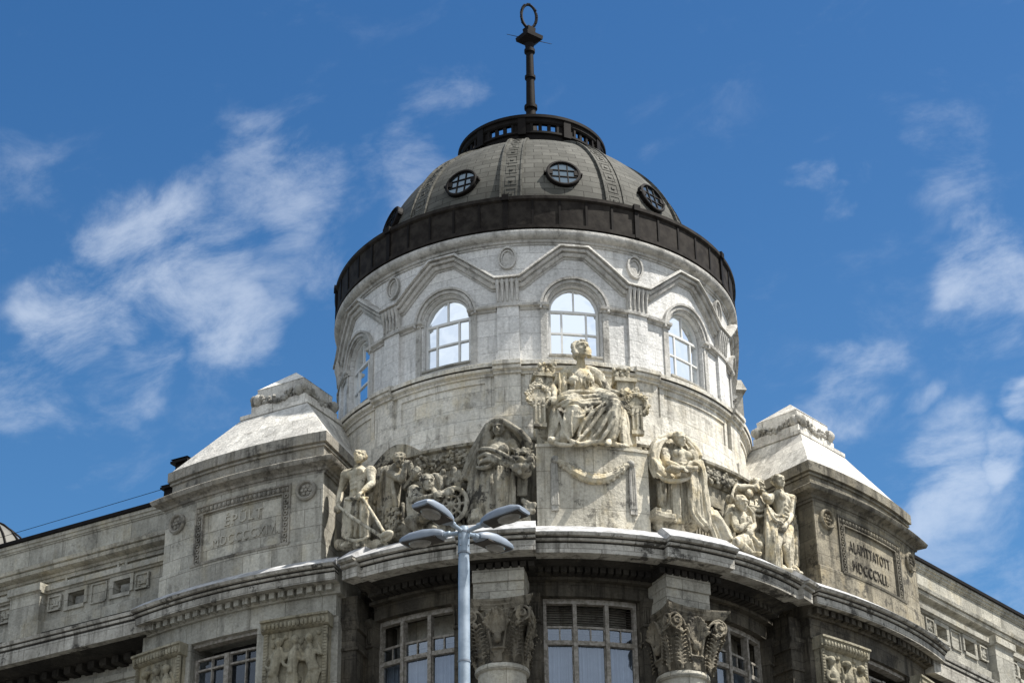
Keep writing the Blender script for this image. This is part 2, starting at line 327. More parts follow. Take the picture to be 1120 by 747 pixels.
def cr(pts, sub):       # catmull-rom through (Vector, radius)
    if len(pts) < 3 or sub <= 1: return pts
    out = []
    for i in range(len(pts)-1):
        p0 = pts[max(i-1, 0)]; p1 = pts[i]; p2 = pts[i+1]; p3 = pts[min(i+2, len(pts)-1)]
        for s in range(sub):
            t = s/sub; t2 = t*t; t3 = t2*t
            f = lambda a, b, c, d: 0.5*((2*b) + (c-a)*t + (2*a-5*b+4*c-d)*t2 + (3*b-a-3*c+d)*t3)
            out.append((f(p0[0], p1[0], p2[0], p3[0]), max(0.004, f(p0[1], p1[1], p2[1], p3[1]))))
    out.append(pts[-1]); return out
def tube(mb, pts, sub=4, n=8, flat=None, up=None):    # pts [(Vector, radius)]; flat = thickness ratio along `up`
    pts = [(Vector(p), r) for p, r in pts]; q = cr(pts, sub); vs = []; fs = []
    prev = None; N = len(q)
    for i in range(N):
        d = (q[min(i+1, N-1)][0] - q[max(i-1, 0)][0])
        if d.length < 1e-7: d = Vector((0, 0, 1))
        d.normalize()
        if up is not None:
            x = d.cross(up)
            if x.length < 1e-4: x = d.orthogonal()
        elif prev is None: x = d.orthogonal()
        else: x = prev - d*prev.dot(d)
        x.normalize(); prev = x; y = d.cross(x); r = q[i][1]; fl = flat if flat else 1
        for j in range(n):
            a = 2*math.pi*j/n; vs.append(q[i][0] + x*(r*math.cos(a)) + y*(r*fl*math.sin(a)))
        if i == 0: d0 = d
        if i == N-1: d1 = d
    for i in range(N-1):
        for j in range(n): a = i*n+j; b = i*n+(j+1) % n; fs.append((a, b, b+n, a+n))
    b = len(vs); vs.append(q[0][0]-d0*q[0][1]*0.7); vs.append(q[-1][0]+d1*q[-1][1]*0.7)
    for j in range(n): fs.append((b, (j+1) % n, j)); fs.append((b+1, (N-1)*n+j, (N-1)*n+(j+1) % n))
    mb.add(vs, fs)
def carve(mb, name, mat, parent=None, vox=0.035, smooth=3, rough=0.02, rs=0.35, dents=(), label=None, adapt=0.0):
    """fuse the closed shapes of mb into one continuous carved surface"""
    me = bpy.data.meshes.new(name+'_raw'); me.from_pydata(mb.v, [], mb.f)
    bm = bmesh.new(); bm.from_mesh(me); bmesh.ops.recalc_face_normals(bm, faces=bm.faces); bm.to_mesh(me); bm.free()
    o = bpy.data.objects.new('raw', me); COL.objects.link(o)
    rm = o.modifiers.new('r', 'REMESH'); rm.mode = 'VOXEL'; rm.voxel_size = vox; rm.adaptivity = adapt
    if smooth: s = o.modifiers.new('s', 'SMOOTH'); s.factor = 0.5; s.iterations = smooth
    dg = bpy.context.evaluated_depsgraph_get(); dg.update()
    m2 = bpy.data.meshes.new_from_object(o.evaluated_get(dg)); bpy.data.objects.remove(o); bpy.data.meshes.remove(me)
    n = len(m2.vertices); co = np.empty(n*3); m2.vertices.foreach_get('co', co); co = co.reshape(-1, 3)
    nr = np.empty(n*3); m2.vertex_normals.foreach_get('vector', nr); nr = nr.reshape(-1, 3)
    if rough:
        fr = noise.fractal; am = np.array([fr(Vector(p)/rs, 1.0, 2.0, 3) for p in co]); co = co + nr*(rough*am)[:, None]
    for (c, r, dep, dirv) in dents:
        d = np.linalg.norm(co-np.array(c), axis=1); k = np.clip(1-(d/r)**2, 0, None)*dep; co = co - np.array(dirv)[None, :]*k[:, None]
    m2.vertices.foreach_set('co', co.ravel())
    m2.polygons.foreach_set('use_smooth', [True]*len(m2.polygons)); m2.materials.clear(); m2.materials.append(mat); m2.name = name; m2.update()
    o = bpy.data.objects.new(name, m2); COL.objects.link(o)
    if parent: o.parent = parent; o.location = -wloc(parent)
    if label: o['label'] = label
    return o

O = Cyl(0, 0, 8.24)
def G(name, parent, mat, fn, sharp=35, label=None):
    mb = MB(); fn(mb); return mb.build(name, mat, parent, sharp, label)

# ================================================================== the ground and the building
gm = MB(); gm.add([(-900, -900, 0), (900, -900, 0), (900, 900, 0), (-900, 900, 0)], [(0, 1, 2, 3)])
tag(gm.build('ground', M['ground'], sharp=0), kind='structure')

B = empty('domed_building', (0, 0, 0))
tag(B, 'pale stone corner building with round drum, slate dome and black metal galleries', 'building')

# ---- drum
BAYS = [-108, -72, -36, 0, 36, 72, 108]
W2, SPR, OB = 1.03, 41.40, 39.40
def drum_wall(mb):
    S = O; k = S.k
    for c in range(-144, 180+1, 36):
        real = c in BAYS
        half = 18*k; us = sorted(set([-half + half*2*i/14 for i in range(15)] + ([W2*math.cos(math.pi*i/16) for i in range(17)] if real else [])))
        for a, b in zip(us[:-1], us[1:]):
            if b-a < 1e-6: continue
            m_ = (a+b)/2; ta, tb = c+a/k, c+b/k
            def q(za, zb, zc, zd): mb.add([S.m(ta, za, 8.24), S.m(tb, zb, 8.24), S.m(tb, zc, 8.24), S.m(ta, zd, 8.24)], [(0, 1, 2, 3)], [(ta*k, za), (tb*k, zb), (tb*k, zc), (ta*k, zd)])
            if real and abs(m_) < W2:
                za = SPR + math.sqrt(max(0, W2*W2-a*a)); zb = SPR + math.sqrt(max(0, W2*W2-b*b))
                q(38.6, 38.6, OB, OB); q(za, zb, 44.5, 44.5)
            else: q(38.6, 38.6, 44.5, 44.5)
        if real:
            pts = [(-W2, OB), (-W2, SPR)] + [(-W2*math.cos(math.pi*i/16), SPR+W2*math.sin(math.pi*i/16)) for i in range(1, 16)] + [(W2, SPR), (W2, OB), (-W2, OB)]
            for (a, za), (b, zb) in zip(pts[:-1], pts[1:]):
                mb.add([S.m(c+a/k, za, 8.24), S.m(c+b/k, zb, 8.24), S.m(c+b/k, zb, 7.7), S.m(c+a/k, za, 7.7)], [(0, 1, 2, 3)], [(a, za), (b, zb), (b, zb), (a, za)])
G('drum_wall', B, M['drum'], drum_wall)
def arch_pts(c, r, z0, zs, n=16):
    k = O.k; return [(c+r/k, z0)] + [(c + r*math.cos(math.pi*i/n)/k, zs + r*math.sin(math.pi*i/n)) for i in range(n+1)] + [(c-r/k, z0)]
for c in BAYS:
    fr = empty('arched_window', O.m(c, OB, 7.97), B)
    k = O.k
    def frame(mb):
        spath(mb, O, list(reversed(arch_pts(c, W2-0.02, OB+0.02, SPR))), [(0, 7.92), (0, 8.05), (-0.08, 8.05), (-0.08, 7.92)], 0.3)
        def bar(u0, u1, z0, z1, r1=8.03): box(mb, O, c+u0/k, c+u1/k, z0, z1, 7.93, r1)
        bar(-0.95, 0.95, OB+0.02, OB+0.13); bar(-0.95, 0.95, 41.33, 41.43); bar(-0.95, 0.95, 40.40, 40.47, 8.025)
        for s in (-1, 1): bar(s*0.50-0.04, s*0.50+0.04, OB+0.13, 41.33, 8.02)
        bar(-0.035, 0.035, 41.43, SPR+W2-0.1, 8.02)
    G('frame', fr, M['wframe'], frame)
    def glass(mb):
        n = 20; vs = []; uv = []
        us = [-0.99+1.86*i/n for i in range(n+1)]
        for u in us:
            zt = SPR + math.sqrt(max(0, 0.99**2-u*u)); vs += [O.m(c+u/k, OB+0.05, 7.96), O.m(c+u/k, zt, 7.96)]
        # flat panes, slightly out of true with each other
        mb.add(vs, [(2*i, 2*i+2, 2*i+3, 2*i+1) for i in range(n)])
    # flat glass: chords between the mullions so that it reflects like real sheet glass
    def glassflat(mb):
        cols = [(-0.99, -0.50), (-0.50, 0.50), (0.50, 0.99)]; rows = [(OB+0.05, 40.43), (40.43, 41.38)]
        for u0, u1 in cols:
            for z0, z1 in rows: e1, e2 = random.uniform(-.018, .018), random.uniform(-.012, .012); mb.add([O.m(c+u0/k, z0, 7.97), O.m(c+u1/k, z0, 7.97+e1), O.m(c+u1/k, z1, 7.972+e1+e2), O.m(c+u0/k, z1, 7.972+e2)], [(0, 1, 2, 3)])
        for s in (-1, 1):
            pts = [O.m(c, 41.38, 7.972)] + [O.m(c+s*0.99*math.cos(math.pi/2*i/8)/k, SPR+0.99*math.sin(math.pi/2*i/8), 7.972) for i in range(9)]
            mb.add(pts, [tuple(range(len(pts)))])
    G('glass', fr, M['mirror'], glassflat, sharp=0)
    def surround(mb):
        spath(mb, O, list(reversed(arch_pts(c, 1.05, 41.36, 41.42))), [(0, 8.2), (0, 8.29), (0.07, 8.29), (0.075, 8.36), (0.19, 8.37), (0.195, 8.31), (0.215, 8.31), (0.22, 8.43), (0.31, 8.44), (0.31, 8.2)], 0.3)
        for s in (-1, 1):
            box(mb, O, c+s*1.10/k, c+s*1.34/k, 39.02, 41.36, 8.2, 8.30)
    G('window_surround', B, M['dtrim'], surround)
    for s in (-1, 1):
        a, b = sorted((c+s*0.99/k, c+s*(18*k-0.46)/k)); G('impost_course', B, M['dtrim'], lambda mb: sweep(mb, O, [(8.2, 41.36), (8.30, 41.36), (8.32, 41.44), (8.44, 41.48), (8.46, 41.58), (8.2, 41.62)], a, b))
    def sill(mb): sweep(mb, O, [(7.75, OB-0.08), (8.34, OB-0.1), (8.34, OB-0.02), (7.75, OB+0.04)], c-1.05/k, c+1.05/k)
    G('window_sill', B, M['trim'], sill)
def pilaster(t):
    h = 0.42/O.k
    p = G('pilaster', B, M['drum'], lambda mb: (box(mb, O, t-h, t+h, 39.45, 42.76, 8.2, 8.36), box(mb, O, t-h*1.12, t+h*1.12, 38.86, 39.45, 8.2, 8.41)))
    def cap(mb):
        box(mb, O, t-h*1.15, t+h*1.15, 41.50, 41.62, 8.2, 8.43)
        box(mb, O, t-h*1.05, t+h*1.05, 41.62, 42.74, 8.2, 8.40)
        for i in range(5):
            tt = t + (i-2)*h*0.44
            tube(mb, [(Vector(O.m(tt, 41.72, 8.42)), 0.035), (Vector(O.m(tt, 42.2, 8.44)), 0.06), (Vector(O.m(tt, 42.56, 8.50)), 0.085), (Vector(O.m(tt, 42.66, 8.47)), 0.05)], 3, 6)
    cp = MB(); cap(cp); cp.build('capital', M['dtrim'], p)
for t in range(-90, 91, 36): pilaster(t); 
for t in (-126, 126): pilaster(t)
def gable(mb):
    path = []
    for c in BAYS: path += [(c-14.9, 42.77), (c-3.9, 44.12), (c+3.9, 44.12), (c+14.9, 42.77)]
    prof = [(0.03, 8.2), (0, 8.62), (-0.09, 8.65), (-0.10, 8.50), (-0.13, 8.50), (-0.15, 8.55), (-0.24, 8.52), (-0.25, 8.40), (-0.29, 8.40), (-0.31, 8.44), (-0.42, 8.38), (-0.43, 8.30), (-0.50, 8.29), (-0.50, 8.2)]
    spath(mb, O, [(BAYS[0]-18, 42.77)] + path + [(BAYS[-1]+18, 42.77)], prof, 0.6)
G('gable_moulding', B, M['dtrim'], gable)
for t in range(-90, 91, 36):
    def rnd_(mb):
        for r0, r1, d in ((0.44, 0.36, 8.38), (0.34, 0.26, 8.31)):
            path = [(t + 0.82*r0*math.cos(2*math.pi*i/24)/O.k, 43.70 + 1.15*r0*math.sin(2*math.pi*i/24)) for i in range(24)]
            spath(mb, O, path + [path[0]], [(0, 8.2), (0, d), (0.07, d), (0.07, 8.2)], 0.3)
        path = [(t + 0.19*math.cos(2*math.pi*i/16)/O.k, 43.66 + 0.30*math.sin(2*math.pi*i/16)) for i in range(16)]
        mb.add([O.m(a, b, 8.262) for a, b in path], [tuple(range(16))])
    G('oval_medallion', B, M['dtrim'], rnd_)
G('drum_cornice', B, M['dtrim'], lambda mb: sweep(mb, O, [(8.1, 44.26), (8.29, 44.26), (8.30, 44.34), (8.36, 44.35), (8.38, 44.46), (8.46, 44.47), (8.58, 44.54), (8.63, 44.64), (8.62, 44.76), (8.54, 44.84), (8.1, 44.86)], -180, 180, False, 2))
def sillc(mb):
    pr = [(8.1, 39.03), (8.55, 38.98), (8.84, 38.86), (8.87, 38.84), (8.87, 38.68), (8.79, 38.67), (8.79, 38.64), (8.82, 38.62), (8.80, 38.52), (8.70, 38.47), (8.68, 38.36), (8.1, 38.34)]
    sweep(mb, O, pr, -180, 180, False, 2)
    for t in range(-90, 91, 36): sweep(mb, O, [(8.3, 39.04)] + [(r+0.13, z+0.004) for r, z in pr[1:-1]] + [(8.3, 38.33)], t-3.5, t+3.5)
G('sill_course', B, M['base'], sillc)
G('painted_shadow_line', B, M['soot_and_shade'], lambda mb: sweep(mb, O, [(8.5, 38.635), (8.835, 38.635), (8.835, 38.672), (8.5, 38.672)], -180, 180, False, 2))  # thin black strip added as a painted shadow line under the sill lip
def basew(mb):
    sweep(mb, O, [(8.0, 38.5), (8.56, 38.5), (8.56, 37.06), (8.74, 37.0), (8.76, 36.50), (8.9, 36.42), (8.95, 35.7), (9.15, 35.6), (9.2, 34.9), (8.0, 34.9)], -180, 180, False, 2)
    for t in range(-90, 91, 36):
        box(mb, O, t-3.3, t+3.3, 36.45, 38.36, 8.5, 8.72)
        box(mb, O, t-3.6, t+3.6, 35.6, 36.46, 8.5, 8.98)
    for c in BAYS:
        box(mb, O, c-13.6, c-12.2, 37.08, 38.36, 8.5, 8.62); box(mb, O, c+12.2, c+13.6, 37.08, 38.36, 8.5, 8.62)
        box(mb, O, c-12.19, c+12.19, 38.12, 38.36, 8.5, 8.618)
G('drum_base', B, M['base'], basew)
# projecting gabled pier on the right flank of the drum
def flank(mb):
    box(mb, O, 86, 94, 39.1, 42.3, 8.2, 8.85)
    mb.add([O.m(84.5, 42.3, 8.2), O.m(84.5, 42.3, 9.0), O.m(95.5, 42.3, 9.0), O.m(95.5, 42.3, 8.2), O.m(90, 43.2, 8.2), O.m(90, 43.2, 9.0)],
           [(0, 1, 2, 3), (0, 4, 5, 1), (3, 2, 5, 4), (1, 5, 2), (0, 3, 4)])
    for z in (39.0, 38.7, 38.3): ell(mb, O.m(90, z, 8.85), (0.2, 0.25, 0.16))
G('gabled_pier', B, M['trim'], flank)

# ---- black metal gallery round the foot of the dome
def gallery(mb):
    sweep(mb, O, [(8.1, 44.88), (8.56, 44.88), (8.56, 46.12), (8.60, 46.14), (8.66, 46.2), (8.66, 46.34), (8.1, 46.36)], -180, 180, False, 2)
    sweep(mb, O, [(8.5, 44.87), (8.62, 44.87), (8.62, 45.02), (8.5, 45.04)], -180, 180, False, 2)
G('metal_gallery', B, M['black2'], gallery)
for i in range(50):
    t = i*7.2 - 180 + 3.6
    if abs(t) > 125: continue
    big = (i % 5 == 2)
    def post(mb):
        hw = 0.62 if big else 0.30
        box(mb, O, t-hw, t+hw, 44.90, 46.15, 8.5, 8.64 if big else 8.60)
        if big: box(mb, O, t-hw*1.5, t+hw*1.5, 46.15, 46.42, 8.5, 8.72)
    G('gallery_post', B, M['black'], post)

# ---- dome
DA, DBZ, DC = 7.08, 6.7, 46.45
def dome_pt(t, a, off=0.0):      # a = elevation angle on the ellipse
    r = (DA+off)*math.cos(a)**0.92; z = DC + (DBZ+off)*math.sin(a); return r, z
dome = None
def domes(mb):
    n, m_ = 28, 120; vs = []; uv = []
    amax = math.acos((3.0/DA)**(1/0.92))
    for i in range(n+1):
        a = amax*i/n; r, z = dome_pt(0, a)
        for j in range(m_+1):
            t = -180+360*j/m_; vs.append(O.m(t, z, r)); uv.append((t*R(1)*6.2, a*6.8))
    mb.add(vs, [(i*(m_+1)+j, i*(m_+1)+j+1, (i+1)*(m_+1)+j+1, (i+1)*(m_+1)+j) for i in range(n) for j in range(m_)], uv)
    sweep(mb, O, [(6.9, 46.3), (8.3, 46.25), (8.3, 46.3), (6.9, 46.6)], -180, 180, False, 3)
dome = G('dome', B, M['dome'], domes)
AM = math.acos((3.05/DA)**(1/0.92))
for t in range(-90, 91, 36):
    def rib(mb):
        hw = 0.42
        def strip(u0, u1, off0, off1, a0=0.02, a1=AM, n=26):
            vs = []
            for i in range(n+1):
                a = a0+(a1-a0)*i/n
                for u, o_ in ((u0, off0), (u0, off1), (u1, off1), (u1, off0)):
                    r, z = dome_pt(0, a, o_); vs.append(O.m(t + math.degrees(u*(0.55+0.45*r/DA)/r), z, r))
            fs = []
            for i in range(n):
                for j in range(4): fs.append((i*4+j, i*4+(j+1) % 4, (i+1)*4+(j+1) % 4, (i+1)*4+j))
            fs += [(0, 1, 2, 3), (n*4, n*4+1, n*4+2, n*4+3)]; mb.add(vs, fs)
        strip(-hw, hw, -0.05, 0.05); strip(-hw-0.04, -hw+0.03, -0.05, 0.12); strip(hw-0.03, hw+0.04, -0.05, 0.09)
        for i in range(9):                       # raised square coffers
            a0 = 0.12+i*0.107; a1 = a0+0.078
            strip(-0.24, -0.20, 0.0, 0.06, a0, a1, 2); strip(0.20, 0.24, 0.0, 0.06, a0, a1, 2)
            strip(-0.20, 0.20, 0.0, 0.06, a0, a0+0.006, 1); strip(-0.20, 0.20, 0.0, 0.06, a1-0.006, a1, 1)
            strip(-0.07, 0.07, 0.0, 0.07, a0+0.028, a1-0.028, 1)
    mbb = MB(); rib(mbb); mbb.build('dome_rib', M['dome'], dome)
def on_dome(t, a):
    r, z = dome_pt(0, a); p = Vector(O.m(t, z, r))
    nrm = Vector((math.sin(R(t))*math.cos(a)/DA, -math.cos(R(t))*math.cos(a)/DA, math.sin(a)/DBZ)).normalized()
    x = Vector((math.cos(R(t)), math.sin(R(t)), 0)); y = nrm.cross(x); y.normalize()
    return p, x, y, nrm
def disc_ring(mb, p, x, y, n, prof, N=28, ex=1.0):   # prof [(radius, height)]
    vs = []
    for i in range(N):
        a = 2*math.pi*i/N
        for r, h in prof: vs.append(p + x*(r*math.cos(a)*ex) + y*(r*math.sin(a)) + n*h)
    m_ = len(prof); mb.add(vs, [(i*m_+j, i*m_+(j+1) % m_, ((i+1) % N)*m_+(j+1) % m_, ((i+1) % N)*m_+j) for i in range(N) for j in range(m_)])
def obox(mb, p, x, y, n, x0, x1, y0, y1, n0, n1):
    vs = [p+x*a+y*b+n*c for c in (n0, n1) for a, b in ((x0, y0), (x1, y0), (x1, y1), (x0, y1))]
    mb.add(vs, [(0, 1, 2, 3), (4, 5, 6, 7), (0, 1, 5, 4), (1, 2, 6, 5), (2, 3, 7, 6), (3, 0, 4, 7)])
for t in BAYS:
    p, x, y, n = on_dome(t, 0.315); n = (n*0.9 + Vector((math.sin(R(t)), -math.cos(R(t)), 0))*0.35).normalized(); y = n.cross(x)
    e = empty('oculus', p, dome)
    mb = MB(); disc_ring(mb, p, x, y, n, [(0.72, -0.4), (0.72, 0.16), (0.68, 0.19), (0.62, 0.19), (0.60, 0.12), (0.58, -0.4)])
    for s in (-1, 1): obox(mb, p, x, y, n, s*0.5, s*0.80, -0.02, 0.07, -0.3, 0.16); obox(mb, p, x, y, n, s*0.45, s*0.66, -0.1, 0.16, -0.3, 0.17)
    mb.build('rim', M['black'], e)
    mb = MB(); N = 24; mb.add([p + x*(0.62*math.cos(2*math.pi*i/N)) + y*(0.62*math.sin(2*math.pi*i/N)) + n*0.10 for i in range(N)], [tuple(range(N))]); mb.build('glass', M['skyglass'], e, sharp=0)
    mb = MB()
    for s in (-0.18, 0.18): obox(mb, p, x, y, n, s-0.02, s+0.02, -0.55, 0.55, 0.08, 0.14); obox(mb, p, x, y, n, -0.55, 0.55, s-0.02, s+0.02, 0.08, 0.139)
    mb.build('glazing_bars', M['black'], e)

# ---- open crown gallery on top of the dome
def crown(mb):
    sweep(mb, O, [(2.6, 51.3), (3.22, 51.3), (3.18, 52.45), (3.28, 52.5), (3.30, 52.62), (3.15, 52.68), (3.15, 52.95), (3.24, 53.0), (3.24, 53.10), (3.0, 53.10), (2.98, 52.8), (2.6, 52.7)], -180, 180, False, 4)
    sweep(mb, O, [(3.02, 53.48), (3.20, 53.48), (3.26, 53.56), (3.26, 53.72), (3.34, 53.76), (3.34, 53.90), (3.02, 53.92)], -180, 180, False, 4)
    for c in range(-180, 180, 36):
        ts = [-18+0, -8.9, -4.6+0.0, -2.2, 2.2, 4.6, 8.9, 18]
        for a, b in ((-18, -9.2), (-4.9, -2.3), (2.3, 4.9), (9.2, 18)): box(mb, O, c+a, c+b, 53.08, 53.50, 3.04, 3.17)
        box(mb, O, c+15.0, c+21.0, 52.9, 53.74, 3.1, 3.30)
        box(mb, O, c-11.3, c-9.5, 53.1, 53.48, 3.1, 3.22); box(mb, O, c+9.5, c+11.3, 53.1, 53.48, 3.1, 3.22)
G('crown_gallery', B, M['black'], crown)
fin = empty('finial', (0, 0, 52.5), B)
def mast(mb):
    sweep(mb, O, [(0.01, 52.6), (0.5, 52.6), (0.42, 54.2), (0.26, 55.5), (0.22, 56.4), (0.30, 56.45), (0.30, 56.62), (0.21, 56.68), (0.19, 58.1), (0.25, 58.14), (0.25, 58.28), (0.185, 58.33), (0.17, 59.55), (0.25, 59.62), (0.25, 59.78), (0.19, 59.85), (0.22, 60.1), (0.01, 60.1)], -180, 180, False, 20)
G('mast', fin, M['black'], mast)
def plate(mb):
    a = R(28); x = Vector((math.cos(a), math.sin(a), 0)); y = Vector((-math.sin(a), math.cos(a), 0)); z = Vector((0, 0, 1)); p = Vector((0, 0, 60.1))
    vs = []
    for h, s in ((0, 0.16), (0.22, 0.44), (0.42, 0.46), (0.5, 0.36), (0.62, 0.2), (0.9, 0.22), (1.0, 0.12)):
        for i, j in ((-1, -1), (1, -1), (1, 1), (-1, 1)): vs.append(p+x*s*i+y*s*j+z*h)
    mb.add(vs, [(k*4+j, k*4+(j+1) % 4, (k+1)*4+(j+1) % 4, (k+1)*4+j) for k in range(6) for j in range(4)] + [(0, 1, 2, 3), (24, 25, 26, 27)])
    for dx, dy in ((1, .2), (-1, -.2)): tube(mb, [(Vector((dx*0.3, dy*0.3, 60.4)), 0.02), (Vector((dx*1.1, dy*1.1, 60.4)), 0.012)], 1, 5)
G('bracket_plate', fin, M['black'], plate)
def ring(mb):
    x = Vector((math.cos(R(8)), math.sin(R(8)), 0)); c = Vector((0, 0, 61.72))
    pts = []
    for i in range(25):
        a = -math.pi/2 + 2*math.pi*i/24; rr = 1.0
        pts.append((c + x*(0.36*math.cos(a)) + Vector((0, 0, 0.66*math.sin(a))), 0.062))
    tube(mb, pts, 2, 7)
    for i in range(44):
        a = 2*math.pi*i/44; ell(mb, c + x*(0.40*math.cos(a)) + Vector((0, random.uniform(-.05, .05), 0.70*math.sin(a))), (0.05, 0.05, 0.06), nu=6, nv=4)
G('wreath_ring', fin, M['black'], ring)

# ---- carved wall behind the statues and the pedestal block
def relief_wall(mb):
    box(mb, O, -56, 56, 30.4, 34.28, 8.6, 9.55)
    sweep(mb, O, [(8.4, 34.26), (9.62, 34.26), (9.70, 34.36), (9.70, 34.95), (9.84, 35.0), (9.86, 35.10), (8.4, 35.3)], -56, 56)
    for s in (-1, 1):
        a, b = sorted((s*25, s*33)); box(mb, O, a, b, 33.25, 33.42, 9.5, 9.86); box(mb, O, a+.4, b-.4, 33.42, 33.7, 9.5, 9.78)
        for i in range(9): box(mb, O, a+0.5+i*0.85, a+1.0+i*0.85, 31.2, 33.25, 9.5, 9.72)
    ts = frange(-50, -37, 0.2)                   # low arched hump of the parapet at the left
    for a, b in zip(ts[:-1], ts[1:]):
        h = 0.55*math.sin(math.pi*((a+b)/2+50)/13); box(mb, O, a, b, 35.0, 35.12+h, 9.3, 9.84)
G('relief_wall', B, M['statuedark'], relief_wall)
def lumps(mb, S, path, rad, n, seed, r0, jit=0.6, size=(0.5, 1.0)):
    rs = random.Random(seed)
    for i in range(n):
        f = (i+rs.random())/n*(len(path)-1); j = min(int(f), len(path)-2); f -= j
        t = path[j][0]*(1-f)+path[j+1][0]*f; z = path[j][1]*(1-f)+path[j+1][1]*f
        a = rs.random()*6.28; q = rs.random()*rad*jit; s = rad*rs.uniform(*size)*0.55
        ell(mb, S.m(t+q*math.cos(a)/S.k, z+q*math.sin(a), r0+rs.uniform(0, rad*0.5)), (s, s*rs.uniform(.7, 1.2), s*rs.uniform(.7, 1.3)), nu=7, nv=5)
for s in (-1, 1):
    mb = MB(); lumps(mb, O, [(s*12, 34.62), (s*50, 34.62)] if s > 0 else [(-38, 34.62), (-22, 34.62)], 0.30, 420 if s > 0 else 200, 5, 9.66, 1.0, (0.3, 0.62))
    mb.build('carved_frieze', M['statuedark'], B)
PB = empty('statue_pedestal', O.m(0, 30.5, 10.4), B)
G('block', PB, M['block'], lambda mb: (box(mb, O, -11.15, 11.15, 30.5, 34.30, 8.6, 10.66), box(mb, O, -11.3, 11.3, 34.30, 34.42, 8.6, 10.70)))
def garl(mb):
    path = [(-7.0+14*i/16, 33.75 - 0.72*math.sin(math.pi*i/16)) for i in range(17)]
    tube(mb, [(Vector(O.m(t, z, 10.70)), 0.09+0.10*math.sin(math.pi*i/16)) for i, (t, z) in enumerate(path)], 2, 8)
    rs = random.Random(3)
    for i in range(190):
        f = rs.random(); t = -7+14*f; z = 33.75-0.72*math.sin(math.pi*f); rr = 0.10+0.12*math.sin(math.pi*f); a = rs.random()*6.28; q = rr*math.sqrt(rs.random())
        ell(mb, O.m(t+q*math.cos(a)/R(1)/10.6, z+q*math.sin(a), 10.72+0.10*(1-q/rr)), rs.uniform(.045, .075), nu=6, nv=4)
G('garland', PB, M['statue'], garl)
for s in (-1, 1):
    def rib_(mb):
        for d in (-0.9, 0, 0.9): tube(mb, [(Vector(O.m(s*7.7+d*0.45, 33.65, 10.68)), 0.06), (Vector(O.m(s*7.7+d*0.5, 32.0, 10.70)), 0.075)], 1, 6)
        box(mb, O, s*7.7-0.7, s*7.7+0.7, 31.78, 31.98, 10.6, 10.74); ell(mb, O.m(s*7.5, 33.78, 10.68), 0.16)
    G('ribbon', PB, M['trim'], rib_)

# ---- bow front entablature
CPR = [(10.9, 29.87), (11.45, 29.85), (11.52, 29.85), (11.52, 30.20), (11.48, 30.215), (11.48, 30.25), (11.62, 30.27), (11.64, 30.35), (11.60, 30.365), (11.60, 30.39), (11.78, 30.41), (11.82, 30.50), (10.9, 30.50)]
BED = [(8.9, 29.62), (10.1, 29.62), (10.1, 29.72), (10.22, 29.80), (10.9, 29.868), (10.9, 30.49), (8.9, 30.49)]
def bcorn(mb, P=CPR):
    sweep(mb, O, P, -46, 46)
    for s in (-1, 1):
        for lo, hi, ex in ((11.5, 25.0, .30), (44.6, 48.0, .22)):
            a, b = sorted((s*lo, s*hi)); sweep(mb, O, [(r+ex if r > 9 else 8.95, z+(0.003 if z > 30 else -0.003)) for r, z in P], a, b)
G('bow_cornice', B, M['cornice'], bcorn)
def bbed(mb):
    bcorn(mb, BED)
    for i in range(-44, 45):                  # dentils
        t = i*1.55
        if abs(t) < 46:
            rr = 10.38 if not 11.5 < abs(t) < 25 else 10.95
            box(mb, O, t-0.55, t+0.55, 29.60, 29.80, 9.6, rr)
G('bow_soffit', B, M['soot_and_shade'], bbed)
def bshadow(mb):  # black strips set into the cornice grooves as painted shade
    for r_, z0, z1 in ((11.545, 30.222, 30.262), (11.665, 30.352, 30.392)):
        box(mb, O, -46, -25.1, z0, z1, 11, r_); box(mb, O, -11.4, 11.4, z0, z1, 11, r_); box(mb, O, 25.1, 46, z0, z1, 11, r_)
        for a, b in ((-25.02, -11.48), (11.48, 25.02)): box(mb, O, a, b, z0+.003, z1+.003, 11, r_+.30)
G('painted_shadow_line', B, M['soot_and_shade'], bshadow)
def bflash(mb):
    sweep(mb, O, [(9.4, 30.504), (11.80, 30.504), (11.81, 30.53), (11.2, 30.98), (9.4, 31.0)], -46, 46)
    for s in (-1, 1):
        a, b = sorted((s*11.4, s*25.1)); sweep(mb, O, [(9.41, 30.508), (12.11, 30.508), (12.12, 30.535), (11.45, 31.08), (9.41, 31.08)], a, b)
        a, b = sorted((s*44.5, s*48.1)); sweep(mb, O, [(9.41, 30.508), (12.03, 30.508), (12.04, 30.535), (11.3, 31.12), (9.41, 31.12)], a, b)
G('bow_flashing', B, M['flash'], bflash)
G('bow_frieze', B, M['low'], lambda mb: (box(mb, O, -50, 50, 28.98, 29.64, 8.6, 9.62), box(mb, O, -50, 50, 29.5, 29.62, 8.6, 9.9)))
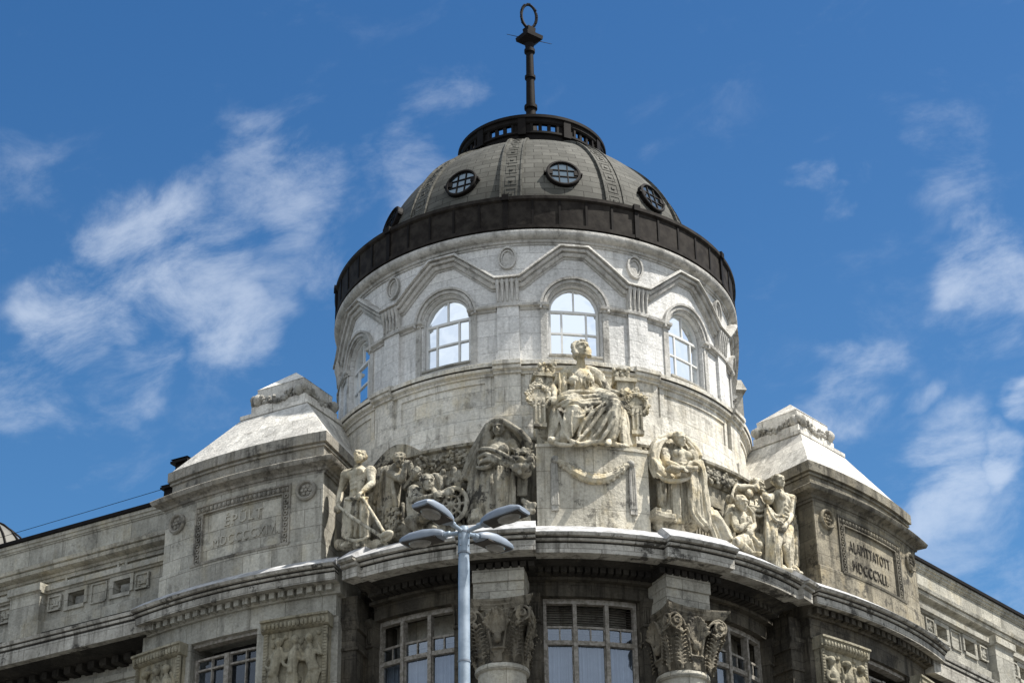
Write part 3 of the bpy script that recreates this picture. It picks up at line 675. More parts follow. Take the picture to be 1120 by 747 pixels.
# walls between the bow windows (piers with little capitals), full height
WIN = [(-39.7, 10.3), (0, 10.4), (39.7, 10.3)]
def bwall(mb):
    edges = [-54, -49.5, -29.5, -10.4, 10.4, 29.5, 49.5, 54]
    for a, b in ((-58, -50), (-29.4, -10.4), (10.4, 29.4), (50, 58)): box(mb, O, a, b, 0, 29.0, 8.4, 9.42)
    for c, h in WIN: box(mb, O, c-h-.6, c+h+.6, 0, 24.2, 8.4, 9.40)
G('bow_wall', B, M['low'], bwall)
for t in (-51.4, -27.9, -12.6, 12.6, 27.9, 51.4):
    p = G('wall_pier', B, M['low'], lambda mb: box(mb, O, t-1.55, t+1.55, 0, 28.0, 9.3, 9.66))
    def pc(mb):
        box(mb, O, t-1.65, t+1.65, 27.98, 28.10, 9.3, 9.74)
        sweep(mb, O, [(9.3, 28.1), (9.68, 28.1), (9.72, 28.6), (9.84, 28.82), (9.9, 28.9), (9.9, 29.0), (9.3, 29.0)], t-1.7, t+1.7)
        for i in range(5): box(mb, O, t-1.35+i*0.6, t-1.05+i*0.6, 28.12, 28.75, 9.6, 9.77)
    mb = MB(); pc(mb); mb.build('pier_capital', M['low'], p)
for c, h in WIN:
    wn = empty('tall_window', O.m(c, 24.2, 9.25), B)
    def fr2(mb):
        box(mb, O, c-h, c+h, 28.80, 28.98, 9.12, 9.34)
        box(mb, O, c-h, c-h+0.7, 24.2, 28.8, 9.12, 9.34); box(mb, O, c+h-0.7, c+h, 24.2, 28.8, 9.12, 9.34)
        for u in (-3.55, 3.55): box(mb, O, c+u-0.42, c+u+0.42, 24.2, 28.8, 9.12, 9.38)
        for u0, u1 in ((-h+.7, -3.97), (-3.13, 3.13), (3.97, h-.7)):
            box(mb, O, c+u0, c+u1, 27.28, 27.44, 9.13, 9.33)
            box(mb, O, c+u0, c+u1, 27.92, 28.0, 9.13, 9.25)
            box(mb, O, c+u0, c+u0+0.25, 24.2, 27.9, 9.13, 9.27); box(mb, O, c+u1-0.25, c+u1, 24.2, 27.9, 9.13, 9.27)
            m_ = (u0+u1)/2; box(mb, O, c+m_-0.14, c+m_+0.14, 27.44, 27.92, 9.13, 9.24)
    G('frame', wn, M['oldframe'], fr2)
    def pn(mb):
        for u0, u1 in ((-h+.7, -3.97), (-3.13, 3.13), (3.97, h-.7)):
            mb.add([O.m(c+u0, 24.2, 9.2), O.m(c+u1, 24.2, 9.2), O.m(c+u1, 27.95, 9.2), O.m(c+u0, 27.95, 9.2)], [(0, 1, 2, 3)])
    G('pane', wn, M['pane'], pn, sharp=0)
    def cu(mb):
        vs = []; N = 150
        for i in range(N+1):
            t = c-h+2*h*i/N; r = 8.9 + 0.05*math.sin(i*0.9)+0.03*math.sin(i*2.3+1); vs += [O.m(t, 24.2, r), O.m(t, 27.62, r)]
        mb.add(vs, [(2*i, 2*i+2, 2*i+3, 2*i+1) for i in range(N)])
    G('curtain', wn, M['curtain'], cu)
    def lv(mb):
        if abs(c) < 1:
            for i in range(9): sweep(mb, O, [(9.06, 27.98+i*0.09), (9.16, 27.96+i*0.09), (9.16, 27.975+i*0.09), (9.06, 28.0+i*0.09)], c-h+.5, c+h-.5)
        box(mb, O, c-h, c+h, 24.0, 29.0, 7.0, 7.05)
    G('louver' if abs(c) < 1 else 'dark_backing', wn, M['louver'] if abs(c) < 1 else M['dark'], lv)

# ---- columns of the bow with scrolled capitals
def build_capital(base, ax, ay, mat, parent):
    """base = centre of the neck; ax = viewer's right along the wall, ay = outwards"""
    z = Vector((0, 0, 1)); mb = MB()
    def L(x, y, h): return base + ax*x + ay*y + z*h
    # bell
    n = 24; prof = [(0.84, 0), (0.84, 0.3), (0.80, 0.9), (0.86, 1.5), (1.0, 1.95)]
    vs = [L(r*math.cos(2*math.pi*i/n), r*math.sin(2*math.pi*i/n), h) for r, h in prof for i in range(n)]
    fs = [(k*n+j, k*n+(j+1) % n, (k+1)*n+(j+1) % n, (k+1)*n+j) for k in range(len(prof)-1) for j in range(n)] + [tuple(range(n)), tuple((len(prof)-1)*n+j for j in range(n))]
    mb.add(vs, fs)
    # four faces: palmette + scrolls running to the corners
    for q in range(4):
        ang = q*math.pi/2; fx = ax*math.cos(ang)+ay*math.sin(ang); fy = -ax*math.sin(ang)+ay*math.cos(ang)
        if q == 2: continue
        def K(x, y, h): return base + fx*x + fy*y + z*h
        for i in range(11):                # shell shaped palmette
            a = R(-60+12*i); l = 1.0-0.10*abs(i-5)/5
            tube(mb, [(K(.04*(i-5)/5, 0.92, 0.95), 0.03), (K(0.36*l*math.sin(a), 1.0, 0.98+0.50*l*math.cos(a)), 0.045), (K(0.60*l*math.sin(a), 1.16, 0.98+0.92*l*math.cos(a)), 0.06)], 3, 6)
        ell(mb, K(0, 0.98, 0.86), (0.15, 0.16, 0.20)); ell(mb, K(0, 1.04, 0.86), (0.09, 0.10, 0.12)); obox(mb, K(0, 0.86, 0.5), fx, z, fy, -0.26, 0.26, -0.04, 0.03, -0.1, 0.16); obox(mb, K(0, 0.86, 0.3), fx, z, fy, -0.15, 0.15, -0.3, 0.2, -0.1, 0.08)
        for s in (-1, 1):
            cx, cz, rr = 0.90, 1.60, 0.30
            for oy, w_ in ((0, 0.05), (-.09, .04)):
                tube(mb, [(K(s*0.20, 0.93, 0.35), w_), (K(s*0.27, 0.96, 0.9), w_), (K(s*0.44, 1.02, 1.45), w_), (K(s*(0.66+oy), 1.09, 1.80+oy), w_), (K(s*0.90, 1.16, 1.90+oy), w_)], 4, 7)
            pts = []
            for i in range(30):
                a = math.pi/2 - i*0.42; r2 = rr*(1-i/33)
                pts.append((K(s*(cx + r2*math.cos(a)), 1.14+0.12*(i/30), cz+r2*math.sin(a)), 0.050*(1-i/70)))
            tube(mb, pts, 2, 6); ell(mb, K(s*cx, 1.10, cz), (0.2, .1, .2)); ell(mb, K(s*cx, 1.2, cz), 0.06)
            for i in range(9):             # feathered acanthus leaf
                h = 0.10+i*0.13; ox = 0.56+.02*i; yy_ = 0.86+.045*i*i/9
                for q, ln in ((-1, .2), (1, .24)):
                    tube(mb, [(K(s*ox, yy_+.04, h), 0.03), (K(s*(ox+q*ln*.6), yy_+.07, h+.13), 0.036), (K(s*(ox+q*ln), yy_+.03, h+.15), 0.028)], 3, 5)
            tube(mb, [(K(s*0.56, 0.88, 0.0), 0.05), (K(s*0.60, 0.92, 0.6), 0.05), (K(s*0.70, 1.06, 1.15), 0.06), (K(s*0.74, 1.20, 1.30), 0.07), (K(s*0.76, 1.26, 1.20), 0.05)], 3, 6)
            for i in range(11): ell(mb, K(s*(0.30+0.008*i+0.0022*i*i), 1.0, 0.20+i*0.125), 0.04, nu=6, nv=4)
    carve(mb, 'capital', mat, parent, vox=0.027, smooth=1, rough=0.006, rs=.12)
    ab = MB()      # abacus with hollow sides and cut corners
    prof = [(1.0, 1.92), (1.05, 2.02), (1.09, 2.06), (1.09, 2.12), (1.16, 2.2), (1.16, 2.28)]
    ring_ = []
    for q in range(4):
        a0 = q*math.pi/2
        for i in range(9):
            u = -1+2*i/8; d = 0.86+0.24*u*u*1.0; ring_.append((u*1.13, d, a0))
    vs = []
    for sc_, h in prof:
        for (u, d, a0) in ring_:
            x = u*math.cos(a0)-d*math.sin(a0); y = u*math.sin(a0)+d*math.cos(a0); x = u*math.cos(a0)+d*math.sin(a0); y = -u*math.sin(a0)+d*math.cos(a0)
            vs.append(L(x*sc_, y*sc_, h))
    m_ = len(ring_); fs = [(k*m_+j, k*m_+(j+1) % m_, (k+1)*m_+(j+1) % m_, (k+1)*m_+j) for k in range(len(prof)-1) for j in range(m_)] + [tuple(range(m_)), tuple((len(prof)-1)*m_+j for j in range(m_))]
    ab.add(vs, fs); ab.build('abacus', mat, parent)
for t in (-18.7, 18.2):
    cp = Vector(O.m(t, 0, 10.12)); cn = empty('column', cp, B)
    ax = Vector((math.cos(R(t)), math.sin(R(t)), 0)); ay = Vector((math.sin(R(t)), -math.cos(R(t)), 0))
    CC = Cyl(cp.x, cp.y, 0.86)
    mb = MB(); sweep(mb, CC, [(0.01, 0), (0.90, 0), (0.86, 12), (0.84, 25.85), (0.93, 25.9), (0.96, 25.98), (0.93, 26.08), (0.86, 26.12), (0.01, 26.12)], -180, 180, False, 12); mb.build('shaft', M['pier'], cn)
    build_capital(cp + Vector((0, 0, 26.1)), ax, ay, M['capital'], cn)
    mb = MB()
    obox(mb, cp, ax, ay, Vector((0, 0, 1)), -0.90, 0.90, -0.7, 0.62, 28.40, 29.14); obox(mb, cp, ax, ay, Vector((0, 0, 1)), -0.92, 0.92, -0.72, 0.70, 29.14, 29.66)
    mb.build('impost_block', M['pier'], cn)

# ================================================================== corner pavilions, attic piers and wings (mirrored)
def letters(txt, width, cap, S, t, z, r, mat, parent, name='lettering'):
    """raised capital letters from the built in font, laid onto the wall: width and capital height in metres"""
    cu_ = bpy.data.curves.new('txt', 'FONT'); cu_.body = txt; cu_.size = 1; cu_.extrude = 0.03; cu_.align_x = 'CENTER'; cu_.space_character = 1.15
    o = bpy.data.objects.new('txt', cu_); COL.objects.link(o); dg = bpy.context.evaluated_depsgraph_get(); dg.update()
    me = bpy.data.meshes.new_from_object(o.evaluated_get(dg)); bpy.data.objects.remove(o)
    xs = [v.co.x for v in me.vertices]; x0, x1 = min(xs), max(xs); kx = width/(x1-x0); ky = cap/0.69
    mb = MB(); mb.add([S.m(t + (v.co.x-(x0+x1)/2)*kx/S.k, z + v.co.y*ky, r + v.co.z) for v in me.vertices], [tuple(p.vertices) for p in me.polygons])
    return mb.build(name, mat, parent, 0)
for sd in (-1, 1):
    side = 'left' if sd < 0 else 'right'
    Q = Cyl(-sd*0.66, 11.34, 20.8); Q.step = 1.0
    def rng(a, b): return (a, b) if sd > 0 else (-b, -a)
    # lower storey of the pavilion
    def pw(mb):
        for a, b in ((27.2, 36.2), (44.8, 52.6)): t0, t1 = rng(a, b); box(mb, Q, t0, t1, 0, 28.86, 16, 20.55)
        t0, t1 = rng(36.2, 44.8); box(mb, Q, t0, t1, 0, 24.2, 16, 20.5); 
        t0, t1 = rng(27.4, 52.2); box(mb, Q, t0, t1, 28.86, 29.75, 16, 20.62)
        t0, t1 = rng(35.2, 36.2); box(mb, Q, t0, t1, 0, 28.855, 19, 20.64)
        t0, t1 = rng(44.8, 45.6); box(mb, Q, t0, t1, 0, 28.855, 19, 20.64)
    pv = G('pavilion_wall', B, M['lowpav'] if sd < 0 else M['low'], pw)
    CP2 = [(21.05, 29.97), (21.30, 29.95), (21.34, 29.95), (21.34, 30.22), (21.30, 30.235), (21.30, 30.26), (21.42, 30.28), (21.44, 30.35), (21.40, 30.365), (21.40, 30.39), (21.56, 30.41), (21.62, 30.5), (21.05, 30.5)]
    t0, t1 = rng(26.8, 51.2)
    G('pavilion_cornice', B, M['cornice'], lambda mb: sweep(mb, Q, CP2, t0, t1))
    def pcn(mb):
        sweep(mb, Q, [(16, 29.66), (20.74, 29.66), (20.76, 29.70), (20.82, 29.96), (21.06, 29.968), (21.06, 30.49), (16, 30.49)], *rng(26.82, 51.18))
        for i in range(23):
            a = 27.5+i*1.04; box(mb, Q, *rng(a, a+0.6), 29.72, 29.95, 20.5, 21.03)
    G('painted_shadow_line', B, M['soot_and_shade'], lambda mb: [box(mb, Q, *rng(26.78, 51.22), z0, z1, 21.0, r_) for r_, z0, z1 in ((21.36, 30.232, 30.270), (21.47, 30.352, 30.395))])  # dark bands painting the shadow under the pavilion cornice lips
    G('dentil_course', B, M['lowpav'] if sd < 0 else M['low'], pcn)
    G('pavilion_flashing', B, M['flash'], lambda mb: sweep(mb, Q, [(19, 30.504), (21.60, 30.504), (21.61, 30.525), (21.1, 30.90), (19, 30.95)], *rng(26.7, 51.2)))
    # window
    wn = empty('pavilion_window', Q.m(sd*40.5, 24.2, 20.2), B)
    def fr3(mb):
        a, b = 36.2, 44.8
        for x0, x1, z0, z1, r1 in ((a, b, 28.72, 28.86, 20.45), (a, b, 28.25, 28.33, 20.25), (a, a+.25, 24.2, 28.3, 20.3), (b-.25, b, 24.2, 28.3, 20.3), (40.2, 40.8, 24.2, 28.3, 20.34), (a+.25, 40.2, 26.7, 26.9, 20.28), (40.8, b-.25, 26.7, 26.9, 20.28),
                                  (38.15, 38.27, 24.2, 28.3, 20.24), (42.6, 42.72, 24.2, 28.3, 20.24), (a+.25, 40.2, 27.85, 27.92, 20.235), (40.8, b-.25, 27.85, 27.92, 20.235)):
            q0, q1 = rng(x0, x1); box(mb, Q, q0, q1, z0, z1, 20.1, r1)
    G('frame', wn, M['oldframe'], fr3)
    def pn3(mb):
        q0, q1 = rng(36.2, 44.8); mb.add([Q.m(q0, 24.2, 20.16), Q.m(q1, 24.2, 20.16), Q.m(q1, 28.28, 20.16), Q.m(q0, 28.28, 20.16)], [(0, 1, 2, 3)])
    G('pane', wn, M['pane2'], pn3, sharp=0)
    q0, q1 = rng(36, 45); G('dark_backing', wn, M['dark'], lambda mb: box(mb, Q, q0, q1, 24, 28.9, 19.3, 19.35))
    # relief panels with little figures
    for (a, b) in ((27.9, 34.9), (45.3, 52.0)):
        rp = empty('relief_panel', Q.m(sd*(a+b)/2, 28.85, 20.9), B)
        def slab(mb):
            t0, t1 = rng(a, b); box(mb, Q, t0, t1, 22.0, 28.42, 20.4, 20.86)
            for e0, e1 in ((a, a+.5), (b-.5, b)): s0, s1 = rng(e0, e1); box(mb, Q, s0, s1, 22.0, 28.40, 20.8, 20.92)
            for i in range(30):
                for e0 in (a+.05, b-.45): s0, s1 = rng(e0, e0+.4); box(mb, Q, s0, s1, 25+i*0.115, 25.07+i*0.115, 20.9, 20.945)
        G('slab', rp, M['ochre'], slab)
        def capb(mb):
            t0, t1 = rng(a-.2, b+.2); sweep(mb, Q, [(20.4, 28.42), (20.9, 28.42), (21.02, 28.5), (21.06, 28.78), (21.14, 28.80), (21.14, 28.88), (20.4, 28.9)], t0, t1)
            nn = 15
            for i in range(nn): ell(mb, Q.m(sd*(a+0.1+(b-a-0.2)*(i+.5)/nn), 28.62, 21.05), (0.08, 0.08, 0.12), nu=7, nv=5)
        G('egg_moulding', rp, M['ochre'], capb)
        mb = MB(); hb = 26.0
        for i in range(3):
            tt = sd*(a + (b-a)*(0.22+0.28*i)); rs = random.Random(int(a)+i)
            def W(u, z, d): return Vector(Q.m(tt+u/Q.k, z, 20.84+d))
            lean = (-1, 0.3, 1)[i]*0.12
            ell(mb, W(lean, 27.98, .15), (0.14, 0.15, 0.17)); ell(mb, W(lean, 28.04, .12), (0.165, 0.15, 0.14)); ell(mb, W(lean, 27.95, .3), (0.03, 0.04, 0.05))
            tube(mb, [(W(lean, 27.82, .1), .07), (W(lean*.8, 27.68, .1), .13), (W(lean*.6, 27.45, .12), .22), (W(0, 27.1, .14), .2), (W(-lean, 26.75, .13), .22)], 3, 8)
            for s in (-1, 1):
                tube(mb, [(W(-lean+s*.1, 26.7, .12), .15), (W(-lean+s*.14+lean, 26.1, .16), .12), (W(-lean+s*.12, 25.5, .1), .09), (W(s*.12, 24.9, .12), .06)], 3, 7)
            k1 = rs.choice((-1, 1))
            tube(mb, [(W(lean-.25, 27.55, .12), .09), (W(-.38, 27.2, .18), .075), (W(-.05+k1*.1, 27.1+.3*k1*.4, .3), .06)], 3, 6)
            tube(mb, [(W(lean+.25, 27.55, .12), .09), (W(.4, 27.3, .18), .075), (W(.25, 27.75, .25), .06)], 3, 6)
            for j in range(8): ell(mb, W(rs.uniform(-.55, .55), rs.uniform(26, 28.3), .03), (.12, .08, .12), nu=6, nv=4)
        carve(mb, 'carved_figures', M['ochre'], rp, vox=0.035, smooth=2, rough=0.012, rs=0.2)
    # stepped piers between pavilion and bow
    def stp(mb):
        t0, t1 = rng(25.6, 27.25); box(mb, Q, t0, t1, 0, 29.7, 18.6, 20.18); 
        t0, t1 = rng(25.3, 27.35); sweep(mb, Q, [(18.6, 28.42), (20.2, 28.42), (20.34, 28.75), (20.34, 28.86), (18.6, 28.88)], t0, t1); sweep(mb, Q, [(18.6, 27.62), (20.24, 27.62), (20.26, 27.72), (18.6, 27.76)], t0, t1)
        t0, t1 = rng(53.2, 57); box(mb, O, t0, t1, 0, 29.6, 8.5, 9.95)
        sweep(mb, O, [(8.5, 28.42), (10.0, 28.42), (10.12, 28.75), (10.12, 28.86), (8.5, 28.88)], *rng(53.0, 57))
    G('stepped_pier', B, M['low'], stp)

    # ---- attic pier
    A = empty('attic_pier', Q.m(sd*39, 30.5, 18.5), B)
    A['label'] = ('left attic pier with worn inscription, facing away from the sun' if sd < 0 else 'right attic pier with sharp inscription, front in sunlight')
    def body(mb):
        t0, t1 = rng(29.0, 49.2); box(mb, Q, t0, t1, 31.84, 34.66, 14.9, 20.72)
        for a, b in ((29.0, 32.6), (44.7, 49.2)): s0, s1 = rng(a, b); box(mb, Q, s0, s1, 31.84, 34.66, 19, 20.80)
        s0, s1 = rng(32.6, 44.7); box(mb, Q, s0, s1, 34.30, 34.66, 19, 20.798)
        s0, s1 = rng(28.9, 49.3); sweep(mb, Q, [(14.8, 30.4), (21.0, 30.4), (20.98, 30.9), (20.90, 31.0), (20.90, 31.80), (20.84, 31.86), (14.8, 31.86)], s0, s1)
    G('body', A, M['pier'] if sd < 0 else M['pierR'], body)
    def frame_(mb):
        s0, s1 = rng(32.6, 44.7)
        path = [(s0, 31.86), (s0, 34.28), (s1, 34.28), (s1, 31.86)]
        spath(mb, Q, path, [(0, 20.7), (0, 20.86), (-0.07, 20.86), (-0.10, 20.80), (-0.30, 20.79), (-0.33, 20.84), (-0.38, 20.84), (-0.38, 20.7)], 0.5)
        n = 21
        for i in range(n): t = s0+(s1-s0)*(i+.75)/(n+.5); ell(mb, Q.m(t, 34.08, 20.80), (0.075, 0.075, 0.105), nu=8, nv=6)
        for i in range(n-1): t = s0+(s1-s0)*(i+1.25)/(n+.5); box(mb, Q, t-.02, t+.02, 34.0, 34.17, 20.7, 20.85)
        for i in range(9):
            for e in (s0+0.2/Q.k, s1-0.2/Q.k):
                z = 32.0+i*0.225; path = [(e+0.09*math.cos(x)/Q.k, z+0.09*math.sin(x)) for x in [2*math.pi*j/10 for j in range(11)]]
                spath(mb, Q, path, [(0, 20.78), (0, 20.85), (0.035, 20.85), (0.035, 20.78)], 0.3)
        s0, s1 = rng(32.5, 44.8); sweep(mb, Q, [(20.6, 31.78), (20.93, 31.78), (20.95, 31.86), (20.75, 31.98), (20.6, 31.98)], s0, s1)
    G('panel_frame', A, M['piertrim'] if sd < 0 else M['pierRtrim'], frame_)
    if sd < 0:
        letters('ÉPÜLT', 1.74, .40, Q, -38.4, 33.2, 20.735, M['pier'], A); letters('MDCCCCXIV.', 2.95, .37, Q, -38.2, 32.45, 20.735, M['pier'], A)
    else:
        letters('ALAPÍTTATOTT', 2.85, .42, Q, 38.5, 32.98, 20.725, M['low'], A); letters('MDCCCXLI.', 2.45, .42, Q, 38.3, 32.2, 20.725, M['low'], A)
    for a in (30.85, 47.3):
        def ros(mb):
            p = Vector(Q.m(sd*a, 33.87, 20.80)); x = Vector((math.cos(R(sd*a)), math.sin(R(sd*a)), 0)); n = Vector((math.sin(R(sd*a)), -math.cos(R(sd*a)), 0)); y = Vector((0, 0, 1))
            disc_ring(mb, p, x, y, n, [(0.42, -0.1), (0.42, 0.10), (0.36, 0.15), (0.31, 0.12), (0.28, 0.03), (0.27, -0.1)])
            N = 20; mb.add([p+x*(0.29*math.cos(2*math.pi*i/N))+y*(0.29*math.sin(2*math.pi*i/N))+n*0.02 for i in range(N)], [tuple(range(N))])
            ell(mb, p+n*0.06, 0.07)
            for i in range(6):
                q = 2*math.pi*i/6; ell(mb, p+x*(0.16*math.cos(q))+y*(0.16*math.sin(q))+n*0.05, (0.07, 0.05, 0.07), nu=7, nv=5)
        G('rosette', A, M['piertrim'] if sd < 0 else M['pierR'], ros)
    # cornice and roof: plan follows the pier (curved front, straight sides)
    def corn(mb):
        s0, s1 = rng(28.9, 49.3)
        pr = [(0.0, 34.50), (0.07, 34.50), (0.08, 34.60), (0.14, 34.61), (0.17, 34.70), (0.36, 34.80), (0.44, 34.81), (0.47, 34.85), (0.52, 34.97), (0.50, 35.0), (0.0, 35.2)]
        lo, hi = 29.0, 49.2
        # front run with returns: build rings of offset plan outline
        def outline(d, z):
            kd = d/Q.k; pts = []
            a0, a1 = lo-math.degrees(d/20.8), hi+math.degrees(d/20.8)
            for i in range(23): pts.append(Q.m(sd*(a0+(a1-a0)*i/22), z, 20.74+d))
            pts.append(Q.m(sd*(hi+math.degrees(d/15.3)), z, 15.2-d)); pts.append(Q.m(sd*(lo-math.degrees(d/15.3)), z, 15.2-d)); return pts
        vs = []; rings = [outline(d, z) for d, z in pr]; m_ = len(rings[0])
        for r_ in rings: vs += r_
        fs = [(k*m_+j, k*m_+(j+1) % m_, (k+1)*m_+(j+1) % m_, (k+1)*m_+j) for k in range(len(pr)-1) for j in range(m_)]
        fs += [tuple(range(m_)), tuple((len(pr)-1)*m_+j for j in range(m_))]
        mb.add(vs, fs, [(math.atan2(v[0]-Q.cx, Q.cy-v[1])*20.8, v[2]) for v in vs])
        pr2 = [(-0.08, 35.1), (-0.08, 35.66), (-0.01, 35.67), (0.0, 35.74), (-0.04, 35.75), (-0.04, 35.79), (0.07, 35.82), (0.07, 36.22), (0.0, 36.26)]
        vs = []; rings = [outline(d, z) for d, z in pr2]
        for r_ in rings: vs += r_
        fs = [(k*m_+j, k*m_+(j+1) % m_, (k+1)*m_+(j+1) % m_, (k+1)*m_+j) for k in range(len(pr2)-1) for j in range(m_)]
        fs += [tuple(range(m_)), tuple((len(pr2)-1)*m_+j for j in range(m_))]
        mb.add(vs, fs, [(math.atan2(v[0]-Q.cx, Q.cy-v[1])*20.8, v[2]) for v in vs])
    G('cornice', A, M['piertrim'] if sd < 0 else M['pierRtrim'], corn)
    th = R(39); n = Vector((sd*math.sin(th), -math.cos(th), 0)); tt = Vector((math.cos(th)*sd, math.sin(th), 0)); cen = Vector((sd*10.33, -2.37, 0))   # tt points outwards along the front
    def rf(mb):
        base = []
        for t in frange(29.0, 49.2, 1.0): base.append(Vector(Q.m(sd*t, 36.262, 20.72)))
        base += [Vector(Q.m(sd*49.2, 36.262, 15.3)), Vector(Q.m(sd*29.0, 36.262, 15.3))]
        top = []; nf = len(base)-2
        for i in range(nf): f_ = i/(nf-1); top.append(cen + tt*(-1.55+3.10*f_) + n*1.35 + Vector((0, 0, 38.62)))
        top += [cen+tt*1.55-n*1.35+Vector((0, 0, 38.62)), cen-tt*1.55-n*1.35+Vector((0, 0, 38.62))]
        m_ = len(base); vs = base+top; uv = []
        L = [0]
        for i in range(1, m_): L.append(L[-1]+(base[i]-base[i-1]).length)
        uv = [(l, 0) for l in L]+[(l, 3.3) for l in L]
        mb.add(vs, [(j, (j+1) % m_, m_+(j+1) % m_, m_+j) for j in range(m_)] + [tuple(range(m_, 2*m_))], uv)
    G('hipped_roof', A, M['roof'], rf, sharp=20)
    def capb2(mb):
        z = Vector((0, 0, 1))
        obox(mb, cen, tt, n, z, -1.62, 1.62, -1.44, 1.42, 38.58, 38.74); obox(mb, cen, tt, n, z, -1.30, 1.30, -1.12, 1.12, 38.74, 39.2)
        obox(mb, cen, tt, n, z, -1.20, 1.20, -1.06, 1.06, 39.2, 39.62); obox(mb, cen, tt, n, z, -1.12, 1.12, -1.0, 1.0, 39.62, 39.96)
        a = [cen+tt*x*1.14+n*y*1.02+z*39.96 for x, y in ((-1, -1), (1, -1), (1, 1), (-1, 1))]; mb.add(a+[cen+z*40.93], [(0, 1, 4), (1, 2, 4), (2, 3, 4), (3, 0, 4), (0, 1, 2, 3)])
    G('cap_block', A, M['roof'], capb2)
    def g2(mb):
        z = Vector((0, 0, 1)); rs = random.Random(9)
        for (dx, dn, w2, off) in ((tt, n, 1.22, 1.13), (n, -tt, 1.12, 1.25), (n, tt, 1.12, 1.25)):
            for s in (-1, 1): ell(mb, cen+dx*(s*w2*0.82)+dn*off+z*39.42, (0.2, 0.2, 0.26))
            for s in (-1, 1): ell(mb, cen+dx*(s*w2*0.98)+dn*(off-.02)+z*39.5, (0.14, 0.14, 0.18))
            for i in range(70):
                f_ = rs.uniform(-.8, .8); zz = 39.50-0.24*math.cos(f_*math.pi/1.6)
                ell(mb, cen+dx*(f_*w2)+dn*(off+rs.uniform(-.05, .06))+z*(zz+rs.uniform(-.12, .12)), rs.uniform(.06, .10), nu=6, nv=4)
    G('garland', A, M['trim'], g2)

    # ---- wing
    o_ = Vector((sd*16.35, -1.58, 0)); d_ = Vector((sd*math.cos(R(40)), math.sin(R(40)), 0)); nn_ = Vector((sd*math.sin(R(40)), -math.cos(R(40)), 0))
    P_ = Pln(o_, d_, nn_, 0.16 if sd < 0 else -0.14)
    Wg = empty('wing', o_, B); Wg['label'] = ('left wing receding behind the shaded pier, mostly in shade' if sd < 0 else 'right wing receding behind the sunlit pier')
    LEN = 46
    G('cornice', Wg, M['cornice'], lambda mb: sweep(mb, P_, [(-.5, 29.62), (-0.12, 29.58), (-0.08, 29.58), (-0.08, 30.10), (-.14, 30.12), (-.14, 30.17), (-0.04, 30.19), (-.02, 30.28), (-.09, 30.29), (-.09, 30.33), (0.02, 30.35), (0.05, 30.47), (-0.5, 30.62), (-0.6, 30.8)], -1.2, LEN))
    G('painted_shadow_line', Wg, M['soot_and_shade'], lambda mb: [box(mb, P_, -1.2, LEN, z0, z1, -.4, r_) for r_, z0, z1 in ((-.07, 30.118, 30.175), (-.025, 30.285, 30.335))])  # added black strips that paint shade below the wing cornice lips
    def wwall(mb):
        box(mb, P_, -2, LEN, 0, 29.45, -4, -2.0); box(mb, P_, -2, LEN, 28.7, 28.95, -3, -1.85)
    G('wall', Wg, M['lowpav'] if sd < 0 else M['low'], wwall)
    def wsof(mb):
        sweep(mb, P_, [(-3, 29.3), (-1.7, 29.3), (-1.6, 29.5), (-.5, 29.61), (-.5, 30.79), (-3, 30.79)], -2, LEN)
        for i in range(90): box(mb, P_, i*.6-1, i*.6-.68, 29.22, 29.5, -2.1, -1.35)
    G('soffit', Wg, M['soot_and_shade'], wsof)
    def para(mb):
        z0, z1 = 30.8, 32.48; ctr = [2.1+7*i for i in range(6)]; hw = 0.42; cur = -2.2
        for x in sorted([c_+q for c_ in ctr for q in (-1.15, 1.15)]):
            box(mb, P_, cur, x-hw, z0, z1, -1.15, -0.76); box(mb, P_, x-hw, x+hw, z0, 31.72, -1.15, -0.76); box(mb, P_, x-hw, x+hw, 32.28, z1, -1.15, -0.76)
            spath(mb, P_, [(x-hw, 31.72), (x-hw, 32.28), (x+hw, 32.28), (x+hw, 31.72), (x-hw, 31.72)], [(0.0, -.8), (0.0, -.70), (.16, -.68), (.16, -.8)], 9)
            cur = x+hw
        box(mb, P_, cur, LEN, z0, z1, -1.15, -0.76)
        sweep(mb, P_, [(-1.2, 32.46), (-0.66, 32.46), (-0.64, 32.52), (-0.54, 32.54), (-0.54, 32.76), (-1.2, 32.80)], -2.2, LEN)
        sweep(mb, P_, [(-1.2, 30.79), (-0.60, 30.79), (-0.60, 31.26), (-0.66, 31.30), (-1.2, 31.31)], -2.2, LEN)
        for c_ in ctr:
            x = c_+3.5
            box(mb, P_, x-.78, x+.78, 30.8, 32.45, -1.15, -0.36); sweep(mb, P_, [(-1.15, 32.44), (-.34, 32.44), (-.32, 32.50), (-.22, 32.52), (-.22, 32.82), (-1.15, 32.86)], x-.86, x+.86); box(mb, P_, x-.9, x+.9, 30.45, 31.24, -1.15, -.27)
            for x in (c_-2.2, c_+2.2):
                box(mb, P_, x-.33, x+.33, 31.66, 32.30, -.9, -.69); spath(mb, P_, [(x-.27, 31.72), (x-.27, 32.24), (x+.27, 32.24), (x+.27, 31.72), (x-.27, 31.72)], [(0, -.75), (0, -.62), (.06, -.62), (.06, -.75)], 9)
                rs = random.Random(5)
                for i in range(9): ell(mb, P_.m(x+rs.uniform(-.14, .14), 31.98+rs.uniform(-.17, .17), -.68), (.07, .06, .08), nu=6, nv=4)
            spath(mb, P_, [(c_-.34, 31.62), (c_-.34, 32.34), (c_+.34, 32.34), (c_+.34, 31.62), (c_-.34, 31.62)], [(0, -.8), (0, -.70), (.06, -.70), (.06, -.8)], 9)
    G('parapet', Wg, M['wing'], para)
